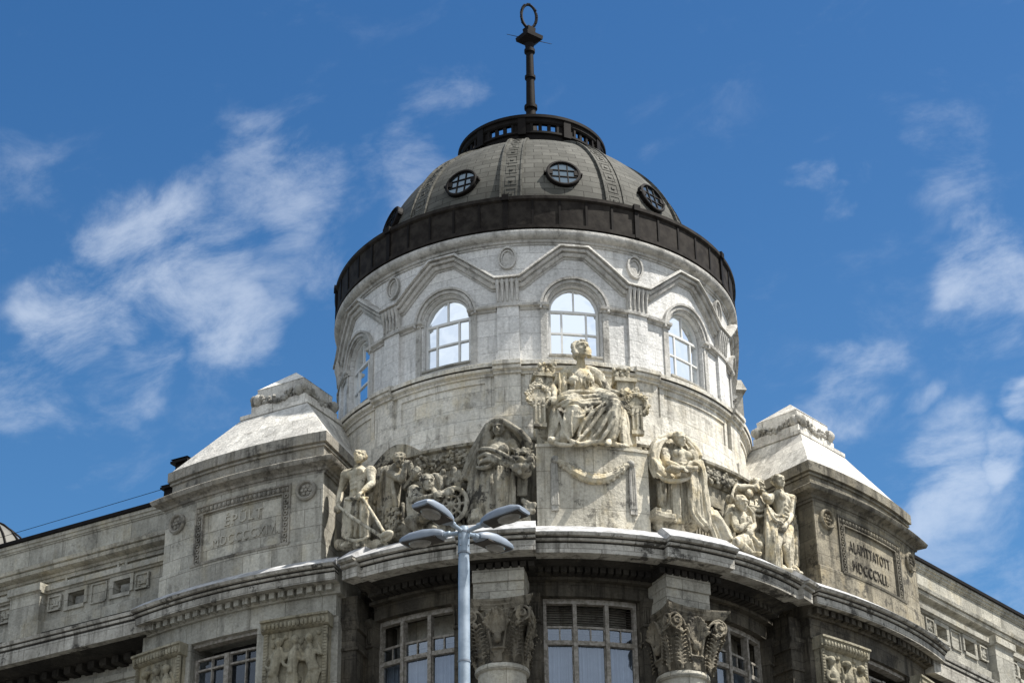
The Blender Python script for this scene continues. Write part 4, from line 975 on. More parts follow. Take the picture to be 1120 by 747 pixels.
    def upper(mb):
        box(mb, P_, -4, LEN, 30.8, 34.0, -3.2, -2.05)
        for c_ in [2.1+7*i for i in range(6)]:
            for x in (c_-1.55, c_+1.55): spath(mb, P_, [(x-1.3, 32.9), (x-1.3, 33.62), (x+1.3, 33.62), (x+1.3, 32.9), (x-1.3, 32.9)], [(0, -2.1), (0, -1.93), (.09, -1.93), (.09, -2.1)], 9); box(mb, P_, x-1.2, x+1.2, 33.2, 33.3, -2.1, -1.96)
        sweep(mb, P_, [(-3.2, 33.66), (-1.98, 33.66), (-1.97, 33.80), (-1.90, 33.82), (-1.88, 33.92), (-1.62, 33.98), (-1.60, 33.99), (-1.55, 34.14), (-1.60, 34.15), (-1.60, 34.18), (-1.50, 34.20), (-1.46, 34.34), (-1.9, 34.42), (-3.2, 34.5)], -4, LEN)
        box(mb, P_, -4, LEN, 34.36, 35.4, -3.2, -2.0); sweep(mb, P_, [(-3.2, 35.36), (-1.96, 35.36), (-1.95, 35.42), (-1.90, 35.43), (-1.89, 35.54), (-1.83, 35.56), (-1.83, 35.70), (-3.2, 35.72)], -4, LEN)
    G('attic_wall', Wg, M['wing'], upper)
    G('roof_edge', Wg, M['black'], lambda mb: sweep(mb, P_, [(-5.5, 35.7), (-1.80, 35.705), (-1.74, 35.72), (-1.74, 35.86), (-1.80, 35.90), (-5.5, 36.1)], -4, LEN))
    # main roof body behind
    G('wing_core', Wg, M['wing'], lambda mb: box(mb, P_, -3, LEN, 0, 35.4, -14, -3.19))

# core that closes the building behind the drum
G('core_roof', B, M['wing'], lambda mb: (sweep(mb, O, [(0.1, 0), (8.35, 0), (8.35, 35.0), (0.1, 35.2)], -180, 180, False, 6), box(mb, O, -58, 58, 0, 30.4, 6.0, 8.39)))

# ---- roof furniture on the left wing
def chimney(x, y, z, s, label):
    mb = MB(); p = Vector((x, y, 0)); a = R(-38); X = Vector((math.cos(a), math.sin(a), 0)); Y = Vector((-math.sin(a), math.cos(a), 0)); Z = Vector((0, 0, 1))
    obox(mb, p, X, Y, Z, -s*.6, s*.6, -s*.6, s*.6, 35.0, z); obox(mb, p, X, Y, Z, -s*.95, s*.95, -s*.95, s*.95, z, z+.22*s)
    obox(mb, p, X, Y, Z, -s*.8, s*.8, -s*.8, s*.8, z+.22*s, z+.4*s)
    q = [p+X*s*i*.95+Y*s*j*.95+Z*(z+.4*s) for i, j in ((-1, -1), (1, -1), (1, 1), (-1, 1))]; mb.add(q+[p+Z*(z+.95*s)], [(0, 1, 4), (1, 2, 4), (2, 3, 4), (3, 0, 4), (0, 1, 2, 3)])
    o = mb.build('chimney', M['black'], None, 20); tag(o, label, 'chimney', 'dark chimneys on the left roof')
chimney(-14.5, 5.0, 39.95, 0.47, 'taller dark chimney with pyramid cap behind the left attic pier')
chimney(-15.0, 5.0, 38.75, 0.36, 'lower dark chimney partly hidden beside the left attic pier')

# ================================================================== statues
class Zm:     # reads positions measured on an enlargement of the photograph, on the vertical plane of the statue
    def __init__(s, ox, oy, sc, th, r): s.ox, s.oy, s.sc = ox, oy, sc; s.n = Vector((math.sin(R(th)), -math.cos(R(th)), 0)); s.p = s.n*r; s.x = Vector((math.cos(R(th)), math.sin(R(th)), 0)); s.th = th
    def __call__(s, x, y, off=0.0):
        d = pray(s.ox+x/s.sc, s.oy+y/s.sc); p = s.p + s.n*off; t = ((p-CAM).dot(s.n))/d.dot(s.n); return CAM + d*t
ZUP = Vector((0, 0, 1))
def T(mb, Z, pts, sub=4, n=8, **kw): tube(mb, [(Z(*p[:3]), p[3]) for p in pts], sub, n, **kw)
def Es(mb, Z, x, y, off, rx, ry, rz, roll=0.0, tilt=0.0, nu=14, nv=9):
    M3 = Matrix((Z.x, Z.n, ZUP)).transposed(); rot = M3 @ Matrix.Rotation(R(roll), 3, 'Y') @ Matrix.Rotation(R(tilt), 3, 'X'); ell(mb, Z(x, y, off), (rx, ry, rz), rot, nu, nv)
def head(mb, dn, Z, x, y, off, s=1.0, yaw=0.0, tilt=0.0, roll=0.0, hair='short', H=0.62):
    """a head of height H*s with brow, nose, lips, chin, ears and hair; yaw>0 looks to the viewer's right, tilt>0 looks up"""
    c = Z(x, y, off); s = s*H/0.62
    rot = Matrix((Z.x, Z.n, ZUP)).transposed() @ Matrix.Rotation(R(roll), 3, 'Y') @ Matrix.Rotation(R(-yaw), 3, 'Z') @ Matrix.Rotation(R(tilt), 3, 'X')
    def L(a, b, d): return c + rot @ Vector((a*s, b*s, d*s))
    def e(a, b, d, rx, ry, rz, nu=12, nv=8): ell(mb, L(a, b, d), (rx*s, ry*s, rz*s), rot, nu, nv)
    e(0, -0.03, 0.06, .215, .26, .245); e(0, 0.09, -0.08, .165, .155, .215); e(0, 0.15, -0.235, .085, .075, .06)
    tube(mb, [(L(0, .235, .07), .022*s), (L(0, .27, -.0), .032*s), (L(0, .295, -.055), .042*s)], 3, 6); e(0, .262, -.065, .055, .03, .025)
    tube(mb, [(L(-.14, .185, .075), .03*s), (L(-.05, .235, .085), .034*s), (L(.05, .235, .085), .034*s), (L(.14, .185, .075), .03*s)], 3, 6)
    e(0, .235, -.125, .06, .028, .018); e(0, .228, -.158, .05, .026, .02)
    for q in (-1, 1):
        e(q*.085, .19, .015, .042, .03, .026); e(q*.2, -.01, -.01, .03, .05, .075); e(q*.1, .15, -.07, .07, .06, .07)
        dn.append((L(q*.085, .26, .035), .075*s, .05*s, rot @ Vector((0, 1, 0)))); 
    if hair in ('short', 'curly', 'long', 'bun'):
        e(0, -0.06, 0.11, .24, .27, .235); rs = random.Random(int(x*7+y))
        n_ = 46 if hair != 'short' else 30
        for i in range(n_):
            a = rs.uniform(0.15, math.pi-0.15)*(1 if i % 2 else -1); b = rs.uniform(-.1, 1.2)
            e(.235*math.sin(a)*math.cos(b*.8), -.06-.25*math.cos(a)*math.cos(b*.6)*(1 if b < .8 else .5), .08+.22*math.sin(b), .055, .055, .05, 6, 4)
    if hair in ('bun', 'long'):
        for q in (-1, 1):
            for i in range(6): e(q*(.23+.02*math.sin(i)), -.02+.02*i, .16-.075*i, .075, .09, .065, 8, 5)
        e(0, -.26, .0, .16, .14, .16)
    if hair == 'long':
        for q in (-1, 1): tube(mb, [(L(q*.22, -.1, 0), .08*s), (L(q*.25, -.12, -.3), .075*s), (L(q*.2, -.06, -.55), .05*s)], 3, 6)
    if hair == 'beard':
        for i in range(24): rs = random.Random(i); e(rs.uniform(-.12, .12), .16+rs.uniform(-.03, .04), -.2-rs.uniform(0, .22), .05, .05, .05, 6, 4)
    return L
def hand(mb, wrist, d, side, palm_n, s=1.0, curl=0.6):
    """palm, four unequal bent fingers and a thumb leaving the side of the palm"""
    d = d.normalized(); side = (side - d*side.dot(d)).normalized(); pn = d.cross(side).normalized()
    if pn.dot(palm_n) < 0: pn = -pn
    k = 0.44*s
    tube(mb, [(wrist, .085*s), (wrist+d*.12*k, .10*s), (wrist+d*.42*k, .125*s)], 2, 8, 0.6, pn)
    for i, (o, l) in enumerate(((-.21, .46), (-.07, .54), (.07, .50), (.21, .40))):
        b = wrist + d*.45*k + side*(o*k*1.15); a1 = curl*0.5; a2 = curl*1.3
        p1 = b + (d*math.cos(a1)+pn*math.sin(a1))*(l*k*.5); p2 = p1 + (d*math.cos(a2)+pn*math.sin(a2))*(l*k*.3); p3 = p2 + (d*math.cos(a2*1.3)+pn*math.sin(a2*1.3))*(l*k*.25)
        tube(mb, [(b, .042*s), (p1, .038*s), (p2, .033*s), (p3, .027*s)], 2, 6)
    b = wrist + d*.12*k - side*.24*k; p1 = b + (d*.6-side*.65+pn*.3).normalized()*.26*k; p2 = p1 + (d*.9-side*.1+pn*.5).normalized()*.24*k
    tube(mb, [(b, .05*s), (p1, .042*s), (p2, .03*s)], 2, 6)
def arm(mb, Z, sh, el, wr, s=1.0, handd=None, curl=.6, palm=None, muscle=True):
    T(mb, Z, [(*sh, .20*s), ((sh[0]*.6+el[0]*.4), (sh[1]*.6+el[1]*.4), (sh[2]*.6+el[2]*.4), .17*s), (*el, .125*s)], 4, 10)
    T(mb, Z, [(*el, .125*s), ((el[0]*.65+wr[0]*.35), (el[1]*.65+wr[1]*.35), (el[2]*.65+wr[2]*.35), .135*s), (*wr, .082*s)], 4, 10)
    Es(mb, Z, sh[0], sh[1], sh[2], .23*s, .22*s, .24*s)
    w_ = Z(*wr); e_ = Z(*el); d = (w_-e_).normalized() if handd is None else handd
    hand(mb, w_, d, Z.x if abs(d.dot(Z.x)) < .8 else ZUP, palm if palm is not None else -Z.n, s, curl)
def male_torso(mb, Z, neck, chest, waist, hip, s=1.0, shw=.5):
    T(mb, Z, [(*neck, .14*s), (chest[0], chest[1]-30, chest[2], .34*s), (*chest, .42*s), ((chest[0]+waist[0])/2, (chest[1]+waist[1])/2, (chest[2]+waist[2])/2, .36*s), (*waist, .32*s), (*hip, .37*s)], 4, 14, flat=.72, up=Z.n)
    for q in (-1, 1):
        c = Z(*chest)+Z.x*(q*.20*s)+Z.n*(.22*s)+ZUP*.06*s; rot = Matrix((Z.x, Z.n, ZUP)).transposed(); ell(mb, c, (.22*s, .12*s, .17*s), rot)
        for i in range(3):
            f = i/3; p = Z(chest[0]*(1-f)+waist[0]*f, chest[1]*(1-f)+waist[1]*f, chest[2]*(1-f)+waist[2]*f) - ZUP*.22*s + Z.x*q*.085*s + Z.n*.24*s; ell(mb, p, (.085*s, .055*s, .085*s), rot, 8, 6)
        T(mb, Z, [(neck[0], neck[1]+10, neck[2], .10*s), (neck[0]+q*45*s, neck[1]+32, neck[2]-.05, .13*s), (neck[0]+q*85*s, neck[1]+48, neck[2], .17*s)], 3, 8)
def leg(mb, Z, hp, kn, an, s=1.0, foot=(0, .3)):
    T(mb, Z, [(*hp, .29*s), ((hp[0]+kn[0])/2, (hp[1]+kn[1])/2, (hp[2]+kn[2])/2, .245*s), (*kn, .165*s)], 4, 10)
    T(mb, Z, [(*kn, .165*s), (kn[0]*.65+an[0]*.35, kn[1]*.65+an[1]*.35, kn[2]*.65+an[2]*.35-.04, .175*s), (*an, .09*s)], 4, 10)
    Es(mb, Z, kn[0], kn[1], kn[2]+.06, .14*s, .13*s, .15*s)
    a = Z(*an); tube(mb, [(a-ZUP*.06, .10*s), (a-ZUP*.12*s+Z.n*foot[1]*.6*s+Z.x*foot[0]*.6*s, .11*s), (a-ZUP*.16*s+Z.n*foot[1]*1.4*s+Z.x*foot[0]*1.4*s, .07*s)], 3, 8)
def folds(mb, Z, L_, r=.07, sub=5, n=6):
    for f in L_: T(mb, Z, [(*p, r*(1.0 if 0 < i < len(f)-1 else .6)) for i, p in enumerate(f)], sub, n)
def drape(mb, Z, top, bot, n, r=.075, seed=1, bulge=.1, wob=14):
    """a hanging cloth: n ridged folds running from the polyline top to the polyline bot, over a backing mass"""
    rs = random.Random(seed)
    def ev(P, f):
        f = f*(len(P)-1); j = min(int(f), len(P)-2); f -= j; return tuple(P[j][i]*(1-f)+P[j+1][i]*f for i in range(3))
    for i in range(n):
        f = (i+rs.uniform(.25, .75))/n; a = ev(top, f); b = ev(bot, min(1, max(0, f+rs.uniform(-.04, .04))))
        m1 = tuple(a[k]*.66+b[k]*.34 for k in range(3)); m2 = tuple(a[k]*.33+b[k]*.67 for k in range(3)); w1 = rs.uniform(-wob, wob); q = r*rs.uniform(.7, 1.35); o = rs.uniform(-.05, .08)
        T(mb, Z, [(*a, q*.6), (m1[0]+w1*.5, m1[1], m1[2]+bulge+o, q), (m2[0]-w1*.4, m2[1], m2[2]+bulge*.6+o, q*1.1), (*b, q*1.15)], 5, 6)
    for i in range(max(2, n//2)):        # backing
        f = (i+.5)/max(2, n//2); a = ev(top, f); b = ev(bot, f)
        T(mb, Z, [(a[0], a[1], a[2]-.2, r*2.2), ((a[0]+b[0])/2, (a[1]+b[1])/2, (a[2]+b[2])/2+bulge*.5-.24, r*2.7), (b[0], b[1], b[2]-.24, r*2.8)], 4, 8)
def statue(name, label, cat, Z, fn, mat, vox=.025, base=None, parts=None, smooth=1, rough=.014):
    root = empty(name, base); tag(root, label, cat, 'carved stone figures on the corner front')
    mb = MB(); dn = []; fn(mb, dn, Z); carve(mb, 'figure', mat, root, vox=vox, smooth=smooth, rough=rough, rs=.22, dents=dn)
    return root

# 1. enthroned woman on the pedestal
Z1 = Zm(568, 366, 5.747, 0, 9.75)
def f1(mb, dn, Z):
    head(mb, dn, Z, 388, 98, .35, 1.12, yaw=14, tilt=8, hair='bun', H=.72)
    T(mb, Z, [(385, 145, .22, .16), (388, 190, .2, .17), (390, 225, .15, .24)], 3, 10)
    T(mb, Z, [(390, 225, .1, .3), (388, 270, .18, .50), (386, 320, .2, .50), (385, 375, .2, .44), (385, 430, .2, .5)], 4, 14, flat=.7, up=Z.n)
    for q in (-1, 1): Es(mb, Z, 388+q*48, 290, .46, .21, .2, .2)
    T(mb, Z, [(290, 250, .1, .24), (335, 225, .12, .2), (440, 228, .12, .2), (495, 262, .1, .24)], 3, 10)
    arm(mb, Z, (282, 262, .1), (215, 330, .25), (222, 392, .7), 1.0, curl=.9)
    arm(mb, Z, (500, 272, .1), (568, 362, .35), (648, 378, .75), 1.05, curl=.4, handd=(Z.x*.7+ZUP*.6).normalized())
    drape(mb, Z, [(248, 240, .35), (300, 240, .35)], [(248, 375, .4), (300, 372, .4)], 5, .045, 3, .02, 1)
    folds(mb, Z, [[(330, 235, .45), (350, 300, .62), (345, 352, .55)], [(365, 240, .5), (388, 300, .6), (380, 350, .55)], [(420, 238, .5), (410, 300, .6), (420, 350, .55)], [(465, 250, .45), (455, 300, .6), (470, 355, .5)], [(500, 270, .4), (520, 320, .5), (540, 360, .45)], [(440, 240, .5), (435, 290, .62), (440, 350, .55)]], .035)
    # lap and legs under cloth
    T(mb, Z, [(330, 420, .3, .46), (345, 440, .9, .40), (352, 470, 1.25, .34)], 4, 12); T(mb, Z, [(352, 470, 1.25, .33), (325, 560, 1.2, .29), (280, 655, 1.0, .22)], 4, 12)
    T(mb, Z, [(460, 400, .3, .46), (540, 410, .9, .38), (592, 425, 1.2, .31)], 4, 12); T(mb, Z, [(592, 425, 1.2, .31), (585, 540, 1.15, .27), (575, 665, 1.05, .2)], 4, 12)
    T(mb, Z, [(560, 672, 1.1, .13), (560, 682, 1.45, .12), (548, 690, 1.7, .08)], 3, 8); T(mb, Z, [(240, 668, 1.0, .15), (205, 660, 1.3, .12), (190, 655, 1.45, .08)], 3, 8)
    folds(mb, Z, [[(225, 440, .6), (265, 385, .85), (360, 362, .95), (470, 368, .9), (570, 385, .8)], [(222, 425, .7), (290, 395, .95), (380, 395, 1.05), (480, 390, 1.0), (590, 400, .9)], [(235, 455, .7), (300, 420, 1.15), (370, 425, 1.35), (460, 415, 1.2), (560, 400, 1.1)]], .11)
    folds(mb, Z, [[(240, 470, .75), (262, 540, 1.05), (300, 640, 1.3), (345, 690, 1.3)], [(600, 415, 1.35), (520, 480, 1.3), (440, 590, 1.25), (340, 690, 1.3)], [(555, 415, 1.3), (470, 480, 1.35), (400, 560, 1.3), (370, 640, 1.25)],
                  [(600, 430, 1.45), (545, 530, 1.35), (490, 620, 1.25), (430, 675, 1.2)], [(610, 440, 1.45), (590, 540, 1.4), (530, 640, 1.3), (505, 675, 1.2)], [(620, 430, 1.3), (632, 540, 1.2), (610, 650, 1.15)],
                  [(290, 470, 1.3), (285, 560, 1.4), (310, 640, 1.3)], [(330, 480, 1.55), (320, 560, 1.45), (330, 640, 1.35)], [(375, 480, 1.5), (400, 540, 1.3), (370, 620, 1.25)], [(420, 450, 1.4), (400, 510, 1.4), (350, 520, 1.5)],
                  [(480, 420, 1.2), (440, 470, 1.35), (380, 500, 1.45)], [(250, 500, .9), (235, 590, .95), (200, 660, 1.0)], [(520, 440, 1.25), (470, 540, 1.2), (450, 610, 1.15)]], .075)
    T(mb, Z, [(400, 470, .75, .4), (410, 580, .75, .5), (400, 680, .6, .4)], 3, 12); T(mb, Z, [(500, 450, .7, .38), (500, 570, .75, .48), (490, 680, .6, .4)], 3, 12)
    folds(mb, Z, [[(270, 455, .95), (330, 440, 1.35), (420, 440, 1.35), (520, 425, 1.2)], [(300, 650, 1.3), (380, 690, 1.25), (480, 672, 1.15), (600, 690, 1.0), (690, 705, .8)], [(180, 668, 1.2), (250, 690, 1.25), (330, 696, 1.25)]], .10)
    drape(mb, Z, [(630, 420, .7), (665, 455, .5)], [(640, 700, .8), (715, 700, .5)], 6, .08, 5, .1, 10)
    drape(mb, Z, [(215, 470, .5), (255, 500, .7)], [(185, 665, .8), (290, 680, 1.0)], 5, .075, 6, .08, 8)
    drape(mb, Z, [(420, 600, .8), (560, 500, 1.0)], [(330, 692, 1.1), (600, 690, .9)], 8, .09, 8, .05, 8)
st1 = statue('enthroned_woman', 'seated robed stone woman with curled hair on the garlanded block, topmost of the figures', 'statue', Z1, f1, M['statue'], base=Z1(390, 690, .3))
tb = MB()
S0 = Pln((0, 0, 0), (1, 0, 0), (0, -1, 0))
for u in (-1.55, 1.55):
    box(tb, S0, u-.32, u+.32, 34.43, 37.6, 9.0, 9.7); box(tb, S0, u-.42, u+.42, 37.6, 37.75, 8.9, 9.8)
box(tb, S0, -1.4, 1.4, 34.43, 36.0, 8.6, 10.0); box(tb, S0, -1.75, 1.85, 34.42, 34.52, 8.6, 10.55); box(tb, S0, -1.6, 1.6, 37.75, 38.15, 8.2, 8.9)
tb.build('throne', M['statue'], st1)
for u in (-1.42, 1.42):
    mb = MB(); rs = random.Random(4)
    for i in range(60): ell(mb, (u+rs.uniform(-.30, .30), -9.55+rs.uniform(-.2, .15), 37.95+rs.uniform(-.18, .2)), rs.uniform(.05, .09), nu=7, nv=5)
    box(mb, S0, u-.3, u+.3, 37.74, 38.12, 9.3, 9.66)
    mb.build('finial_carving', M['statue'], st1)
for (x, y, x0, x1, y0, y1) in ((122, 388, 92, 160, 415, 572), (735, 442, 707, 765, 470, 620)):
    wr = empty('wreath', Z1(x, y, .5), st1)
    mb = MB(); c = Z1(x, y, .5); yy = (ZUP*.97 - Z1.n*.1).normalized()
    pts = [(c + Z1.x*(.40*math.cos(a)) + yy*(.44*math.sin(a)), .10) for a in [2*math.pi*i/20 for i in range(21)]]
    tube(mb, pts, 2, 8); rs = random.Random(8)
    ell(mb, c-Z1.n*.05, (.36, .05, .40))
    for i in range(170):
        a = rs.random()*6.28; q = rs.uniform(-.1, .12); ell(mb, c + Z1.x*((.40+q)*math.cos(a)) + yy*((.44+q)*math.sin(a)) + Z1.n*rs.uniform(-.02, .10), rs.uniform(.035, .06), nu=6, nv=4)
    for i in range(10): ell(mb, c+yy*.6+Z1.x*rs.uniform(-.14, .14)+ZUP*rs.uniform(-.08, .12), .07, nu=6, nv=4)
    mb.build('leaves', M['statue'], wr)
    mb = MB(); a = Z1((x0+x1)/2, y0, .55); b = Z1((x0+x1)/2, y1, .55); h = (a-b).z
    obox(mb, a, Z1.x, Z1.n, ZUP, -.20, .20, -.08, .08, -h, .12)
    for q in (-.16, 0, .16): obox(mb, a, Z1.x, Z1.n, ZUP, q-.035, q+.035, .0, .12, -h+.1, .02)
    obox(mb, a, Z1.x, Z1.n, ZUP, -.23, .23, -.1, .13, -h-.08, -h+.08); mb.build('tablet', M['statue'], wr)

# 2. veiled woman with basket of fruit
Z2 = Zm(495, 450, 5.746, -18.5, 10.3)
def f2(mb, dn, Z):
    head(mb, dn, Z, 290, 112, .25, 1.0, yaw=-5, tilt=-6, hair='none', H=.64)
    T(mb, Z, [(288, 165, .1, .14), (285, 200, .1, .2)], 3, 8)
    T(mb, Z, [(285, 200, .05, .35), (290, 250, .2, .44), (290, 310, .2, .42), (285, 420, .1, .46), (280, 600, .05, .5)], 4, 14, flat=.75, up=Z.n)
    for q in (-1, 1): Es(mb, Z, 290+q*32, 238, .5, .19, .19, .2)
    # veil: arched hood spreading left down and right
    T(mb, Z, [(70, 400, -.1, .10), (115, 290, .0, .14), (165, 200, .1, .15), (215, 110, .2, .13), (245, 70, .3, .12), (285, 56, .35, .12), (330, 68, .35, .12), (390, 105, .3, .12), (440, 145, .25, .13), (475, 190, .2, .14), (490, 235, .1, .12)], 5, 8)
    T(mb, Z, [(215, 125, 0, .12), (250, 80, .05, .14), (290, 68, .1, .14), (335, 85, .1, .14), (400, 130, .05, .14), (450, 190, 0, .14), (460, 240, 0, .12)], 5, 8)
    drape(mb, Z, [(235, 85, .15), (330, 80, .1)], [(120, 270, -.1), (430, 230, -.1)], 10, .10, 2, -.1, 6)
    drape(mb, Z, [(215, 110, .25), (240, 150, .2)], [(70, 420, .0), (170, 470, .1)], 7, .085, 3, .1, 10)
    # forearm and cloth over it
    arm(mb, Z, (215, 205, .15), (175, 330, .35), (330, 300, .95), 1.0, curl=.5, handd=(Z.x+ZUP*-.1).normalized())
    arm(mb, Z, (370, 205, .1), (430, 290, .3), (400, 330, .9), .95, curl=.9)
    folds(mb, Z, [[(160, 250, .4), (190, 235, .7), (260, 240, .9), (330, 275, 1.05), (400, 320, 1.0)], [(160, 290, .5), (210, 268, .85), (290, 300, 1.05), (370, 335, 1.0)], [(165, 330, .5), (220, 300, .85), (290, 320, 1.0), (350, 345, .95)], [(150, 350, .4), (180, 355, .6), (230, 345, .7), (250, 320, .8)]], .085)
    drape(mb, Z, [(130, 340, .1), (270, 340, .5)], [(90, 660, .1), (270, 680, .35)], 9, .09, 4, .12, 12)
    drape(mb, Z, [(275, 340, .55), (385, 350, .5)], [(275, 620, .45), (385, 600, .35)], 7, .06, 5, .05, 2)
    # fruit and flowers
    rs = random.Random(2)
    for i in range(150):
        x = rs.uniform(370, 515); y = rs.uniform(235, 385); 
        if ((x-445)/75)**2+((y-310)/80)**2 > 1: continue
        Es(mb, Z, x, y, .55+rs.uniform(0, .45), .09, .09, .09, nu=6, nv=4)
    for x, y in ((460, 345), (430, 300), (490, 300), (420, 345)): Es(mb, Z, x, y, 1.0, .13, .13, .13)
    folds(mb, Z, [[(360, 225, .8), (430, 255, .95), (510, 245, .8)], [(390, 250, .9), (450, 240, .9), (500, 260, .8)]], .05)
    T(mb, Z, [(445, 400, .4, .3), (445, 320, .5, .36)], 2, 10)
    for i in range(5): T(mb, Z, [(410+i*13, 420, .25, .06), (412+i*13, 530, .2, .06)], 1, 6)
    for i in range(16): Es(mb, Z, 470+rs.uniform(-35, 45), 590+rs.uniform(-30, 40), .5, .11, .11, .11, nu=7, nv=5)
    for x in (150, 250, 350, 440): T(mb, Z, [(x, 640, .2, .30), (x, 700, .3, .34)], 2, 8)
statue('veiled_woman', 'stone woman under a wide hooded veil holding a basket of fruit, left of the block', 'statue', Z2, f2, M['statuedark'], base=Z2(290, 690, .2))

# 3. bare chested smith with tongs and hammer
Z3 = Zm(355, 480, 5.978, -50.5, 10.9)
def f3(mb, dn, Z):
    head(mb, dn, Z, 228, 122, .25, 1.0, yaw=22, tilt=12, hair='short', H=.62)
    T(mb, Z, [(222, 160, .12, .14), (222, 190, .1, .18)], 3, 8)
    male_torso(mb, Z, (222, 180, .1), (222, 245, .15), (215, 330, .18), (212, 400, .12), 1.0)
    arm(mb, Z, (140, 240, .05), (105, 345, .05), (88, 430, .35), 1.0, curl=1.2)
    arm(mb, Z, (300, 215, .05), (312, 290, .15), (245, 345, .55), 1.0, curl=1.1)
    T(mb, Z, [(205, 400, .1, .42), (200, 500, .1, .46), (205, 600, .1, .44)], 4, 12, flat=.75, up=Z.n)
    leg(mb, Z, (180, 440, .1), (165, 560, .25), (165, 690, .15), 1.0); leg(mb, Z, (250, 440, .1), (265, 560, .2), (265, 690, .1), 1.0)
    drape(mb, Z, [(140, 390, .35), (280, 385, .35)], [(125, 640, .3), (285, 640, .4)], 8, .075, 2, .12, 16)
    folds(mb, Z, [[(135, 395, .45), (210, 385, .55), (285, 385, .45)], [(130, 640, .4), (200, 665, .55), (285, 640, .45)]], .075)
    T(mb, Z, [(80, 430, .45, .055), (200, 525, .75, .065), (300, 590, .85, .07), (370, 635, .8, .07)], 4, 7)
    T(mb, Z, [(250, 385, .6, .055), (310, 480, .75, .065), (385, 605, .85, .07)], 4, 7)
    T(mb, Z, [(370, 640, .8, .10), (405, 620, .9, .12), (435, 612, .85, .10), (420, 650, .8, .08), (375, 668, .75, .09)], 3, 8)
    T(mb, Z, [(50, 360, -.4, .12), (40, 500, -.4, .16), (60, 690, -.4, .2)], 3, 8)
    for x in (90, 170, 250, 330): T(mb, Z, [(x, 690, -.1, .22), (x+60, 705, -.1, .22)], 2, 8)
statue('smith_figure', 'bare chested stone smith leaning on crossed long tools, leftmost figure beside the left pier', 'statue', Z3, f3, M['statue'], base=Z3(215, 700, 0))

# 4. mourning worker, arm across the face
Z4 = Zm(410, 480, 6.22, -41.5, 10.2)
def f4(mb, dn, Z):
    head(mb, dn, Z, 168, 148, .35, 1.0, yaw=35, tilt=-14, hair='short', H=.62)
    T(mb, Z, [(150, 180, .15, .17), (125, 225, .1, .3), (110, 300, .1, .42), (100, 420, .05, .44), (95, 600, 0, .46)], 4, 12, flat=.75, up=Z.n)
    arm(mb, Z, (90, 235, .15), (185, 275, .65), (205, 195, .7), 1.0, curl=1.1, handd=(Z.x*.3+ZUP).normalized())
    arm(mb, Z, (160, 240, .05), (215, 335, .3), (265, 245, .45), .95, curl=.9)
    drape(mb, Z, [(30, 210, .0), (110, 190, .2)], [(0, 440, .1), (150, 460, .25)], 8, .075, 4, .12, 12)
    drape(mb, Z, [(10, 430, .1), (150, 440, .2)], [(10, 650, .1), (160, 640, .2)], 6, .07, 5, .05, 6)
    for j in range(6):
        for i in range(3): x = 45+i*45+(j % 2)*20; obox(mb, Z(x, 480+j*28, .35), Z.x, Z.n, ZUP, -.115, .115, -.1, .06, -.07, .07)
    T(mb, Z, [(190, 440, 0, .09), (190, 620, .05, .10)], 2, 8); T(mb, Z, [(235, 160, .3, .10), (255, 230, .2, .16), (300, 260, .1, .2)], 3, 8)
    for x in (20, 100, 180): T(mb, Z, [(x, 600, 0, .3), (x, 680, .1, .3)], 2, 8)
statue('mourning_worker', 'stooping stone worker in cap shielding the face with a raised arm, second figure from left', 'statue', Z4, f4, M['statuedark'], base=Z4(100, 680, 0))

# 5. crouching mechanic with gear wheel
Z5 = Zm(410, 480, 6.22, -33, 10.4)
def f5(mb, dn, Z):
    head(mb, dn, Z, 358, 300, .35, 1.08, yaw=40, tilt=-8, hair='short', H=.64)
    T(mb, Z, [(330, 345, .2, .2), (300, 400, .1, .38), (300, 470, .1, .46), (310, 560, .1, .46)], 4, 12, flat=.8, up=Z.n)
    arm(mb, Z, (265, 355, .15), (285, 420, .55), (395, 385, .6), 1.05, curl=1.0)
    arm(mb, Z, (385, 350, -.05), (425, 395, .2), (480, 370, .5), 1.0, curl=.7)
    leg(mb, Z, (300, 560, .2), (400, 480, .7), (430, 600, .6), 1.0); leg(mb, Z, (260, 560, .2), (230, 560, .6), (300, 640, .5), 1.0)
    folds(mb, Z, [[(240, 340, .3), (240, 420, .45), (280, 520, .4)], [(280, 330, .4), (300, 380, .5), (380, 400, .5)], [(220, 400, .2), (230, 500, .3), (250, 600, .4)]], .08)
    c = Z(520, 450, .35)
    for rr, tk in ((.62, .09), (.34, .05)): tube(mb, [(c+Z.x*(rr*math.cos(a))+ZUP*(rr*1.05*math.sin(a)), tk) for a in [2*math.pi*i/20 for i in range(21)]], 2, 7)
    for i in range(8): a = i*math.pi/4; tube(mb, [(c, .05), (c+Z.x*(.6*math.cos(a))+ZUP*(.6*math.sin(a)), .05)], 1, 6)
    ell(mb, c, .14); 
    T(mb, Z, [(400, 250, -.2, .12), (440, 270, -.1, .14), (450, 350, -.1, .12)], 3, 8)
    for x in (240, 320, 400, 480, 560): T(mb, Z, [(x, 600, 0, .3), (x, 680, 0, .3)], 2, 8)
    rs = random.Random(6)
    for i in range(26): Es(mb, Z, rs.uniform(450, 600), rs.uniform(200, 330), -.15, .12, .1, .14, nu=7, nv=5)
statue('crouching_mechanic', 'crouching stone man resting his hand on a spoked wheel, behind the street lamp', 'statue', Z5, f5, M['statuedark'], base=Z5(320, 690, 0))

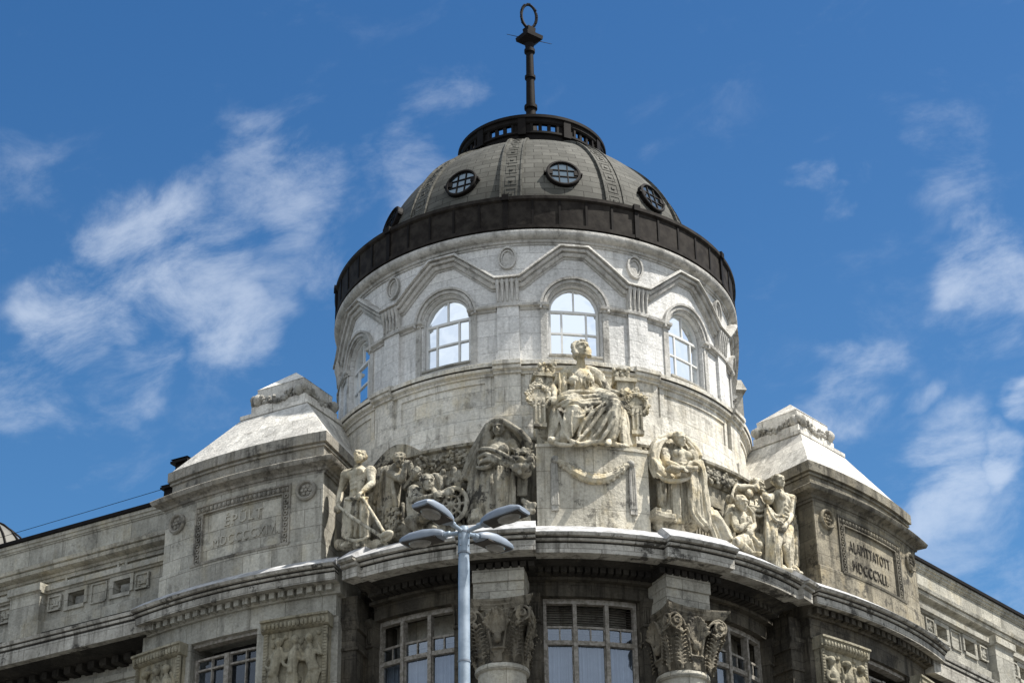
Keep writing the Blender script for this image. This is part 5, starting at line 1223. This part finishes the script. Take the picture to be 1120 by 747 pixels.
# 6. bare chested man with book under an arched cloak
Z6 = Zm(700, 465, 5.75, 17.5, 10.35)
def f6(mb, dn, Z):
    head(mb, dn, Z, 248, 92, .35, 1.0, yaw=12, tilt=-12, hair='short', H=.62)
    T(mb, Z, [(242, 135, .15, .15), (240, 160, .1, .2)], 3, 8)
    male_torso(mb, Z, (240, 150, .1), (250, 205, .15), (250, 270, .2), (250, 340, .15), 1.0)
    arm(mb, Z, (160, 180, .1), (165, 235, .4), (250, 262, .9), 1.0, curl=.5)
    arm(mb, Z, (325, 185, .1), (355, 235, .3), (320, 262, .85), 1.0, curl=.5)
    for a, b in (((165, 270), (245, 290)), ((265, 275), (345, 285))):
        p = (Z(*a, .9)+Z(*b, .9))/2; obox(mb, p, (Z(*b, .9)-Z(*a, .9)).normalized(), Z.n, ZUP, -.24, .24, -.2, .28, -.06, .06)
    # arched cloak overhead
    T(mb, Z, [(100, 300, .2, .12), (72, 220, .1, .13), (75, 150, .1, .13), (105, 100, .15, .13), (160, 72, .15, .13), (220, 65, .1, .12), (290, 90, .05, .12), (350, 150, .1, .12), (375, 200, .2, .13)], 5, 8)
    folds(mb, Z, [[(150, 90, .3), (100, 120, .35), (85, 180, .4), (105, 250, .45), (160, 320, .5)], [(120, 110, .2), (95, 170, .3), (75, 240, .3), (110, 330, .4)], [(60, 180, .15), (62, 250, .2), (90, 330, .3)], [(300, 105, .2), (345, 165, .25), (365, 230, .35)], [(170, 85, .3), (125, 130, .3), (110, 200, .35), (130, 270, .5)]], .085)
    drape(mb, Z, [(115, 105, -.15), (330, 120, -.2)], [(110, 260, -.25), (360, 250, -.2)], 10, .12, 5, -.08, 4)
    drape(mb, Z, [(60, 170, .3), (110, 230, .2)], [(100, 300, .4), (210, 345, .6)], 6, .07, 6, .15, 8)
    drape(mb, Z, [(310, 240, .8), (380, 230, .4)], [(330, 610, .4), (440, 640, .4)], 8, .08, 7, .12, 14)
    folds(mb, Z, [[(300, 250, .9), (350, 235, .9), (385, 290, .75), (400, 400, .6)], [(390, 230, .3), (410, 330, .35), (395, 430, .4), (350, 460, .5), (360, 560, .5), (440, 650, .4)], [(320, 360, .7), (310, 440, .65), (330, 560, .6), (400, 640, .5)], [(100, 300, .5), (160, 345, .7), (240, 350, .8), (320, 330, .8)]], .09)
    drape(mb, Z, [(105, 340, .1), (310, 350, .5)], [(110, 500, .05), (320, 620, .35)], 12, .05, 8, .04, 1)
    drape(mb, Z, [(200, 350, .5), (290, 355, .5)], [(215, 610, .4), (300, 620, .4)], 7, .05, 9, .03, 1)
    drape(mb, Z, [(390, 500, .2), (470, 560, .1)], [(480, 740, .3), (600, 760, .1)], 7, .09, 10, .08, 8)
    obox(mb, Z(120, 590, .25), Z.x, Z.n, ZUP, -.40, .45, -.5, .45, -.1, .1); obox(mb, Z(115, 560, .25), Z.x, Z.n, ZUP, -.32, .36, -.5, .36, -.1, .1)
    T(mb, Z, [(450, 570, .3, .12), (500, 600, .35, .16), (560, 720, .3, .16)], 3, 8)
    for x in (120, 220, 320, 420): T(mb, Z, [(x, 600, .05, .25), (x, 650, .1, .25)], 2, 8)
statue('reader_figure', 'bare chested stone man reading an open book under an arched cloak, right of the block', 'statue', Z6, f6, M['statue'], base=Z6(250, 640, .1))

# 7. kneeling youth, 8. hooded companion behind, 9. standing nude man at the right pier
Z7 = Zm(780, 505, 5.75, 34.5, 10.4)
def f7(mb, dn, Z):
    head(mb, dn, Z, 178, 265, .4, 1.05, yaw=-15, tilt=-10, hair='short', H=.62)
    T(mb, Z, [(172, 310, .2, .14), (178, 350, .15, .3), (190, 410, .15, .38), (210, 480, .15, .42)], 4, 12, flat=.8, up=Z.n)
    arm(mb, Z, (125, 345, .15), (150, 430, .45), (215, 385, .6), .95, curl=.9); arm(mb, Z, (225, 340, .1), (255, 400, .3), (240, 430, .6), .95, curl=.9)
    leg(mb, Z, (220, 490, .2), (145, 505, .8), (240, 570, .6), 1.05); leg(mb, Z, (240, 490, .1), (290, 520, .6), (320, 590, .4), .95)
    drape(mb, Z, [(220, 450, .4), (310, 470, .3)], [(250, 590, .5), (345, 610, .3)], 7, .075, 3, .12, 10)
    drape(mb, Z, [(100, 290, 0), (150, 280, .1)], [(60, 420, -.1), (120, 500, 0)], 4, .09, 4, .1, 10)
    folds(mb, Z, [[(215, 280, .2), (250, 330, .35), (260, 420, .4)], [(230, 460, .6), (270, 500, .65), (300, 590, .5)]], .08)
    for x in (140, 220, 300): T(mb, Z, [(x, 540, 0, .26), (x+30, 600, .05, .26)], 2, 8)
statue('kneeling_youth', 'kneeling stone youth with clasped arms, lowest of the group of three at right', 'statue', Z7, f7, M['statue'], base=Z7(230, 600, .1))
Z8 = Zm(780, 505, 5.75, 40, 10.0)
def f8(mb, dn, Z):
    head(mb, dn, Z, 282, 155, .3, 1.0, yaw=20, tilt=-12, hair='long', H=.62)
    T(mb, Z, [(275, 200, .1, .16), (270, 250, .1, .36), (275, 320, .1, .42), (280, 430, .05, .44), (290, 560, 0, .44)], 4, 12, flat=.75, up=Z.n)
    arm(mb, Z, (220, 205, .1), (160, 160, .25), (250, 155, .5), .9, curl=.6); arm(mb, Z, (325, 220, .05), (330, 280, .35), (260, 300, .6), .9, curl=.8)
    drape(mb, Z, [(230, 240, .3), (330, 240, .3)], [(240, 420, .35), (340, 440, .3)], 8, .07, 3, .12, 12)
    folds(mb, Z, [[(225, 290, .5), (290, 310, .65), (345, 290, .5)], [(225, 270, .5), (280, 285, .65), (345, 265, .5)], [(230, 320, .5), (290, 345, .65), (345, 320, .5)], [(140, 150, .1), (120, 210, .1), (140, 260, .1)]], .07)
    drape(mb, Z, [(250, 420, .3), (340, 420, .25)], [(260, 600, .2), (350, 620, .2)], 5, .08, 5, .06, 8)
    Es(mb, Z, 105, 240, -.1, .22, .15, .22); Es(mb, Z, 160, 190, -.1, .3, .2, .35)
statue('draped_companion', 'draped stone figure with long hair and bent head, middle of the group at right', 'statue', Z8, f8, M['statue'], base=Z8(290, 620, 0))
Z9 = Zm(780, 505, 5.75, 47.5, 10.85)
def f9(mb, dn, Z):
    head(mb, dn, Z, 412, 128, .25, 1.02, yaw=-28, tilt=2, hair='short', H=.62)
    T(mb, Z, [(418, 165, .12, .15), (420, 195, .1, .19)], 3, 8)
    male_torso(mb, Z, (420, 185, .1), (420, 245, .15), (430, 335, .15), (430, 400, .12), 1.0)
    arm(mb, Z, (350, 235, .0), (325, 220, -.1), (330, 200, -.2), .9, curl=.6)
    arm(mb, Z, (490, 240, .05), (490, 335, .15), (452, 405, .5), 1.0, curl=1.0)
    leg(mb, Z, (400, 420, .1), (400, 540, .3), (420, 665, .2), 1.0, (.1, .3)); leg(mb, Z, (460, 420, .1), (455, 540, .2), (480, 670, .15), 1.0, (.25, .25))
    drape(mb, Z, [(340, 290, .1), (390, 350, .3)], [(335, 620, .1), (420, 670, .3)], 9, .07, 3, .14, 8)
    drape(mb, Z, [(490, 390, .0), (515, 330, -.1)], [(470, 640, .0), (530, 660, -.1)], 5, .07, 4, .06, 6)
    folds(mb, Z, [[(340, 270, .2), (375, 330, .45), (430, 340, .5), (470, 350, .45)], [(345, 290, .3), (385, 360, .5), (430, 385, .5), (450, 420, .5)]], .075)
    for x in (360, 430, 500): T(mb, Z, [(x, 670, 0, .18), (x+20, 690, 0, .18)], 2, 8)
statue('standing_nude', 'upright nude stone man with cloak, tallest and rightmost of the figures beside the right pier', 'statue', Z9, f9, M['statue'], base=Z9(430, 690, 0))

# ================================================================== street lamp (22 m from the camera)
LD = 22.0
nlp = Vector((math.sin(YAW), math.cos(YAW), 0))
def LP(x, y, dd=0.0):
    d = pray(x, y); t = (LD+dd)/d.dot(nlp); return CAM + d*t
pt = LP(507.3, 578); pbx = Vector((pt.x, pt.y, 0))
lampo = empty('street_lamp', pbx); tag(lampo, 'blue grey street lamp with four flat heads on a round pole', 'street lamp')
LC = Cyl(pt.x, pt.y, .06)
G('pole', lampo, M['lamp'], lambda mb: sweep(mb, LC, [(.001, 0), (.11, 0), (.11, 1.2), (.075, 1.3), (.064, pt.z-.45), (.058, pt.z-.28), (.058, pt.z-.02), (.05, pt.z+.02), (.001, pt.z+.03)], -180, 180, False, 20))
G('collar', lampo, M['lamp'], lambda mb: (sweep(mb, LC, [(.05, pt.z-.30), (.066, pt.z-.30), (.066, pt.z-.05), (.05, pt.z-.03)], -180, 180, False, 20)))
def bands(mb):
    for z in (pt.z-.31, pt.z-.06, pt.z-1.6): sweep(mb, LC, [(.05, z), (.072, z), (.072, z+.022), (.05, z+.022)], -180, 180, False, 20)
    for k_ in range(4):
        for z in (pt.z-.13, pt.z-.22): ell(mb, LC.m(45+90*k_, z, .068), .010, nu=6, nv=4)
G('clamp_band', lampo, M['lamphead'], bands)
def lhead(c_in, c_out, wid, rollv=0.0):
    """c_in: neck end, c_out: far end of the housing (world points)"""
    arm_ = MB(); tube(arm_, [(pt+Vector((0, 0, -.05)), .026), (c_in, .026), (c_in+(c_out-c_in)*.15, .024)], 1, 10); tube(arm_, [(c_in-(c_out-c_in)*.12, .034), (c_in, .034)], 1, 10); ao = arm_.build('arm', M['lamp'], lampo)
    d = (c_out-c_in); L = d.length; d.normalize(); side = d.cross(Vector((0, 0, 1))).normalized(); up = side.cross(d)
    st = [(0, .42, .035), (.05, .62, .06), (.2, .84, .085), (.45, .98, .10), (.78, 1.0, .085), (.95, .96, .045), (1, .86, .012)]
    mb = MB(); N = 14; vs = []
    for f, w_, h in st:
        for j in range(N):
            a = 2*math.pi*j/N; x = math.copysign(abs(math.cos(a))**.6, math.cos(a))*wid*w_; y = math.sin(a); y = h*abs(y)**.8 if y > 0 else -.035*abs(y)**.5
            vs.append(c_in + d*(L*f) + side*x + up*y)
    fs = [(k*N+j, k*N+(j+1) % N, (k+1)*N+(j+1) % N, (k+1)*N+j) for k in range(len(st)-1) for j in range(N)] + [tuple(range(N)), tuple((len(st)-1)*N+j for j in range(N))]
    mb.add(vs, fs); ho = mb.build('lamp_head', M['lamphead'], lampo, 40)
    mb = MB(); obox(mb, c_in+d*L*.55-up*.032, d, side, up, -.42*L, .40*L, -wid*.80, wid*.80, -.008, .01); mb.build('underside', M['louver'], ho, 0)
    mb = MB(); n2 = 18; p = c_in + d*(L*.62) - up*.044; vs = []
    for k_, (sc_, h) in enumerate(((1, 0.004), (.9, -.018), (.5, -.034))):
        for i in range(n2):
            a = 2*math.pi*i/n2; vs.append(p + d*(L*.26*sc_*math.cos(a)) + side*(wid*.78*sc_*math.sin(a)) + up*h)
    mb.add(vs, [(k_*n2+j, k_*n2+(j+1) % n2, (k_+1)*n2+(j+1) % n2, (k_+1)*n2+j) for k_ in range(2) for j in range(n2)]+[tuple(range(2*n2, 3*n2)), tuple(range(n2))]); mb.build('lens', M['bulb'], ho, 30)
# head directions are horizontal arms around the pole; lengths from the photo
def dirv(az): return Vector((math.sin(R(az)), math.cos(R(az)), 0))
HEADS = [(-38+0, 0), (0, 0)]
for az in (35, 123, 215, 303):
    a = YAW*57.2958 + az; d = dirv(a) + Vector((0, 0, .03)); d.normalize()
    lhead(pt + d*.26 + Vector((0, 0, -.02)), pt + d*.83 + Vector((0, 0, 0)), .128)

# ================================================================== far glass dome at the left edge
def fd(mb):
    C_ = Cyl(-24.6, 20, 4); n, m_ = 12, 40; vs = []
    for i in range(n+1):
        a = math.pi/2*i/n
        for j in range(m_): t = 360*j/m_; vs.append(C_.m(t, 39.6+3.6*math.sin(a), 3.55*math.cos(a)+.01))
    mb.add(vs, [(i*m_+j, i*m_+(j+1) % m_, (i+1)*m_+(j+1) % m_, (i+1)*m_+j) for i in range(n) for j in range(m_)])
    sweep(mb, C_, [(.1, 30), (3.7, 30), (3.7, 39.4), (3.8, 39.6), (.1, 39.6)], -180, 180, False, 9)
fdo = empty('ribbed_dome', (-24.6, 20, 30)); tag(fdo, 'small grey ribbed roof dome cut by the left edge above the roof line', 'dome')
G('shell', fdo, M['glassdome'], fd)
def fr_(mb):
    C_ = Cyl(-24.6, 20, 4)
    for t in range(0, 360, 18): tube(mb, [(Vector(C_.m(t, 39.6+3.66*math.sin(a), 3.6*math.cos(a)+.02)), .05) for a in [math.pi/2*i/8 for i in range(9)]], 1, 5)
G('ribs', fdo, M['black'], fr_)
# thin cable above the left roof
mb = MB(); a = P0 = None
o_ = Vector((-16.35, -1.58, 0)); d_ = Vector((-math.cos(R(40)), math.sin(R(40)), 0)); nn_ = Vector((-math.sin(R(40)), -math.cos(R(40)), 0)); P_ = Pln(o_, d_, nn_)
tube(mb, [(Vector(P_.m(x, 36.62-0.012*(x+2)+0.002*(x-10)**2/10, -2.0)), .012) for x in (-2, 4, 10, 16, 24, 34)], 2, 5)
tag(mb.build('roof_cable', M['black']), 'thin dark cable running just above the left roof edge', 'cable')
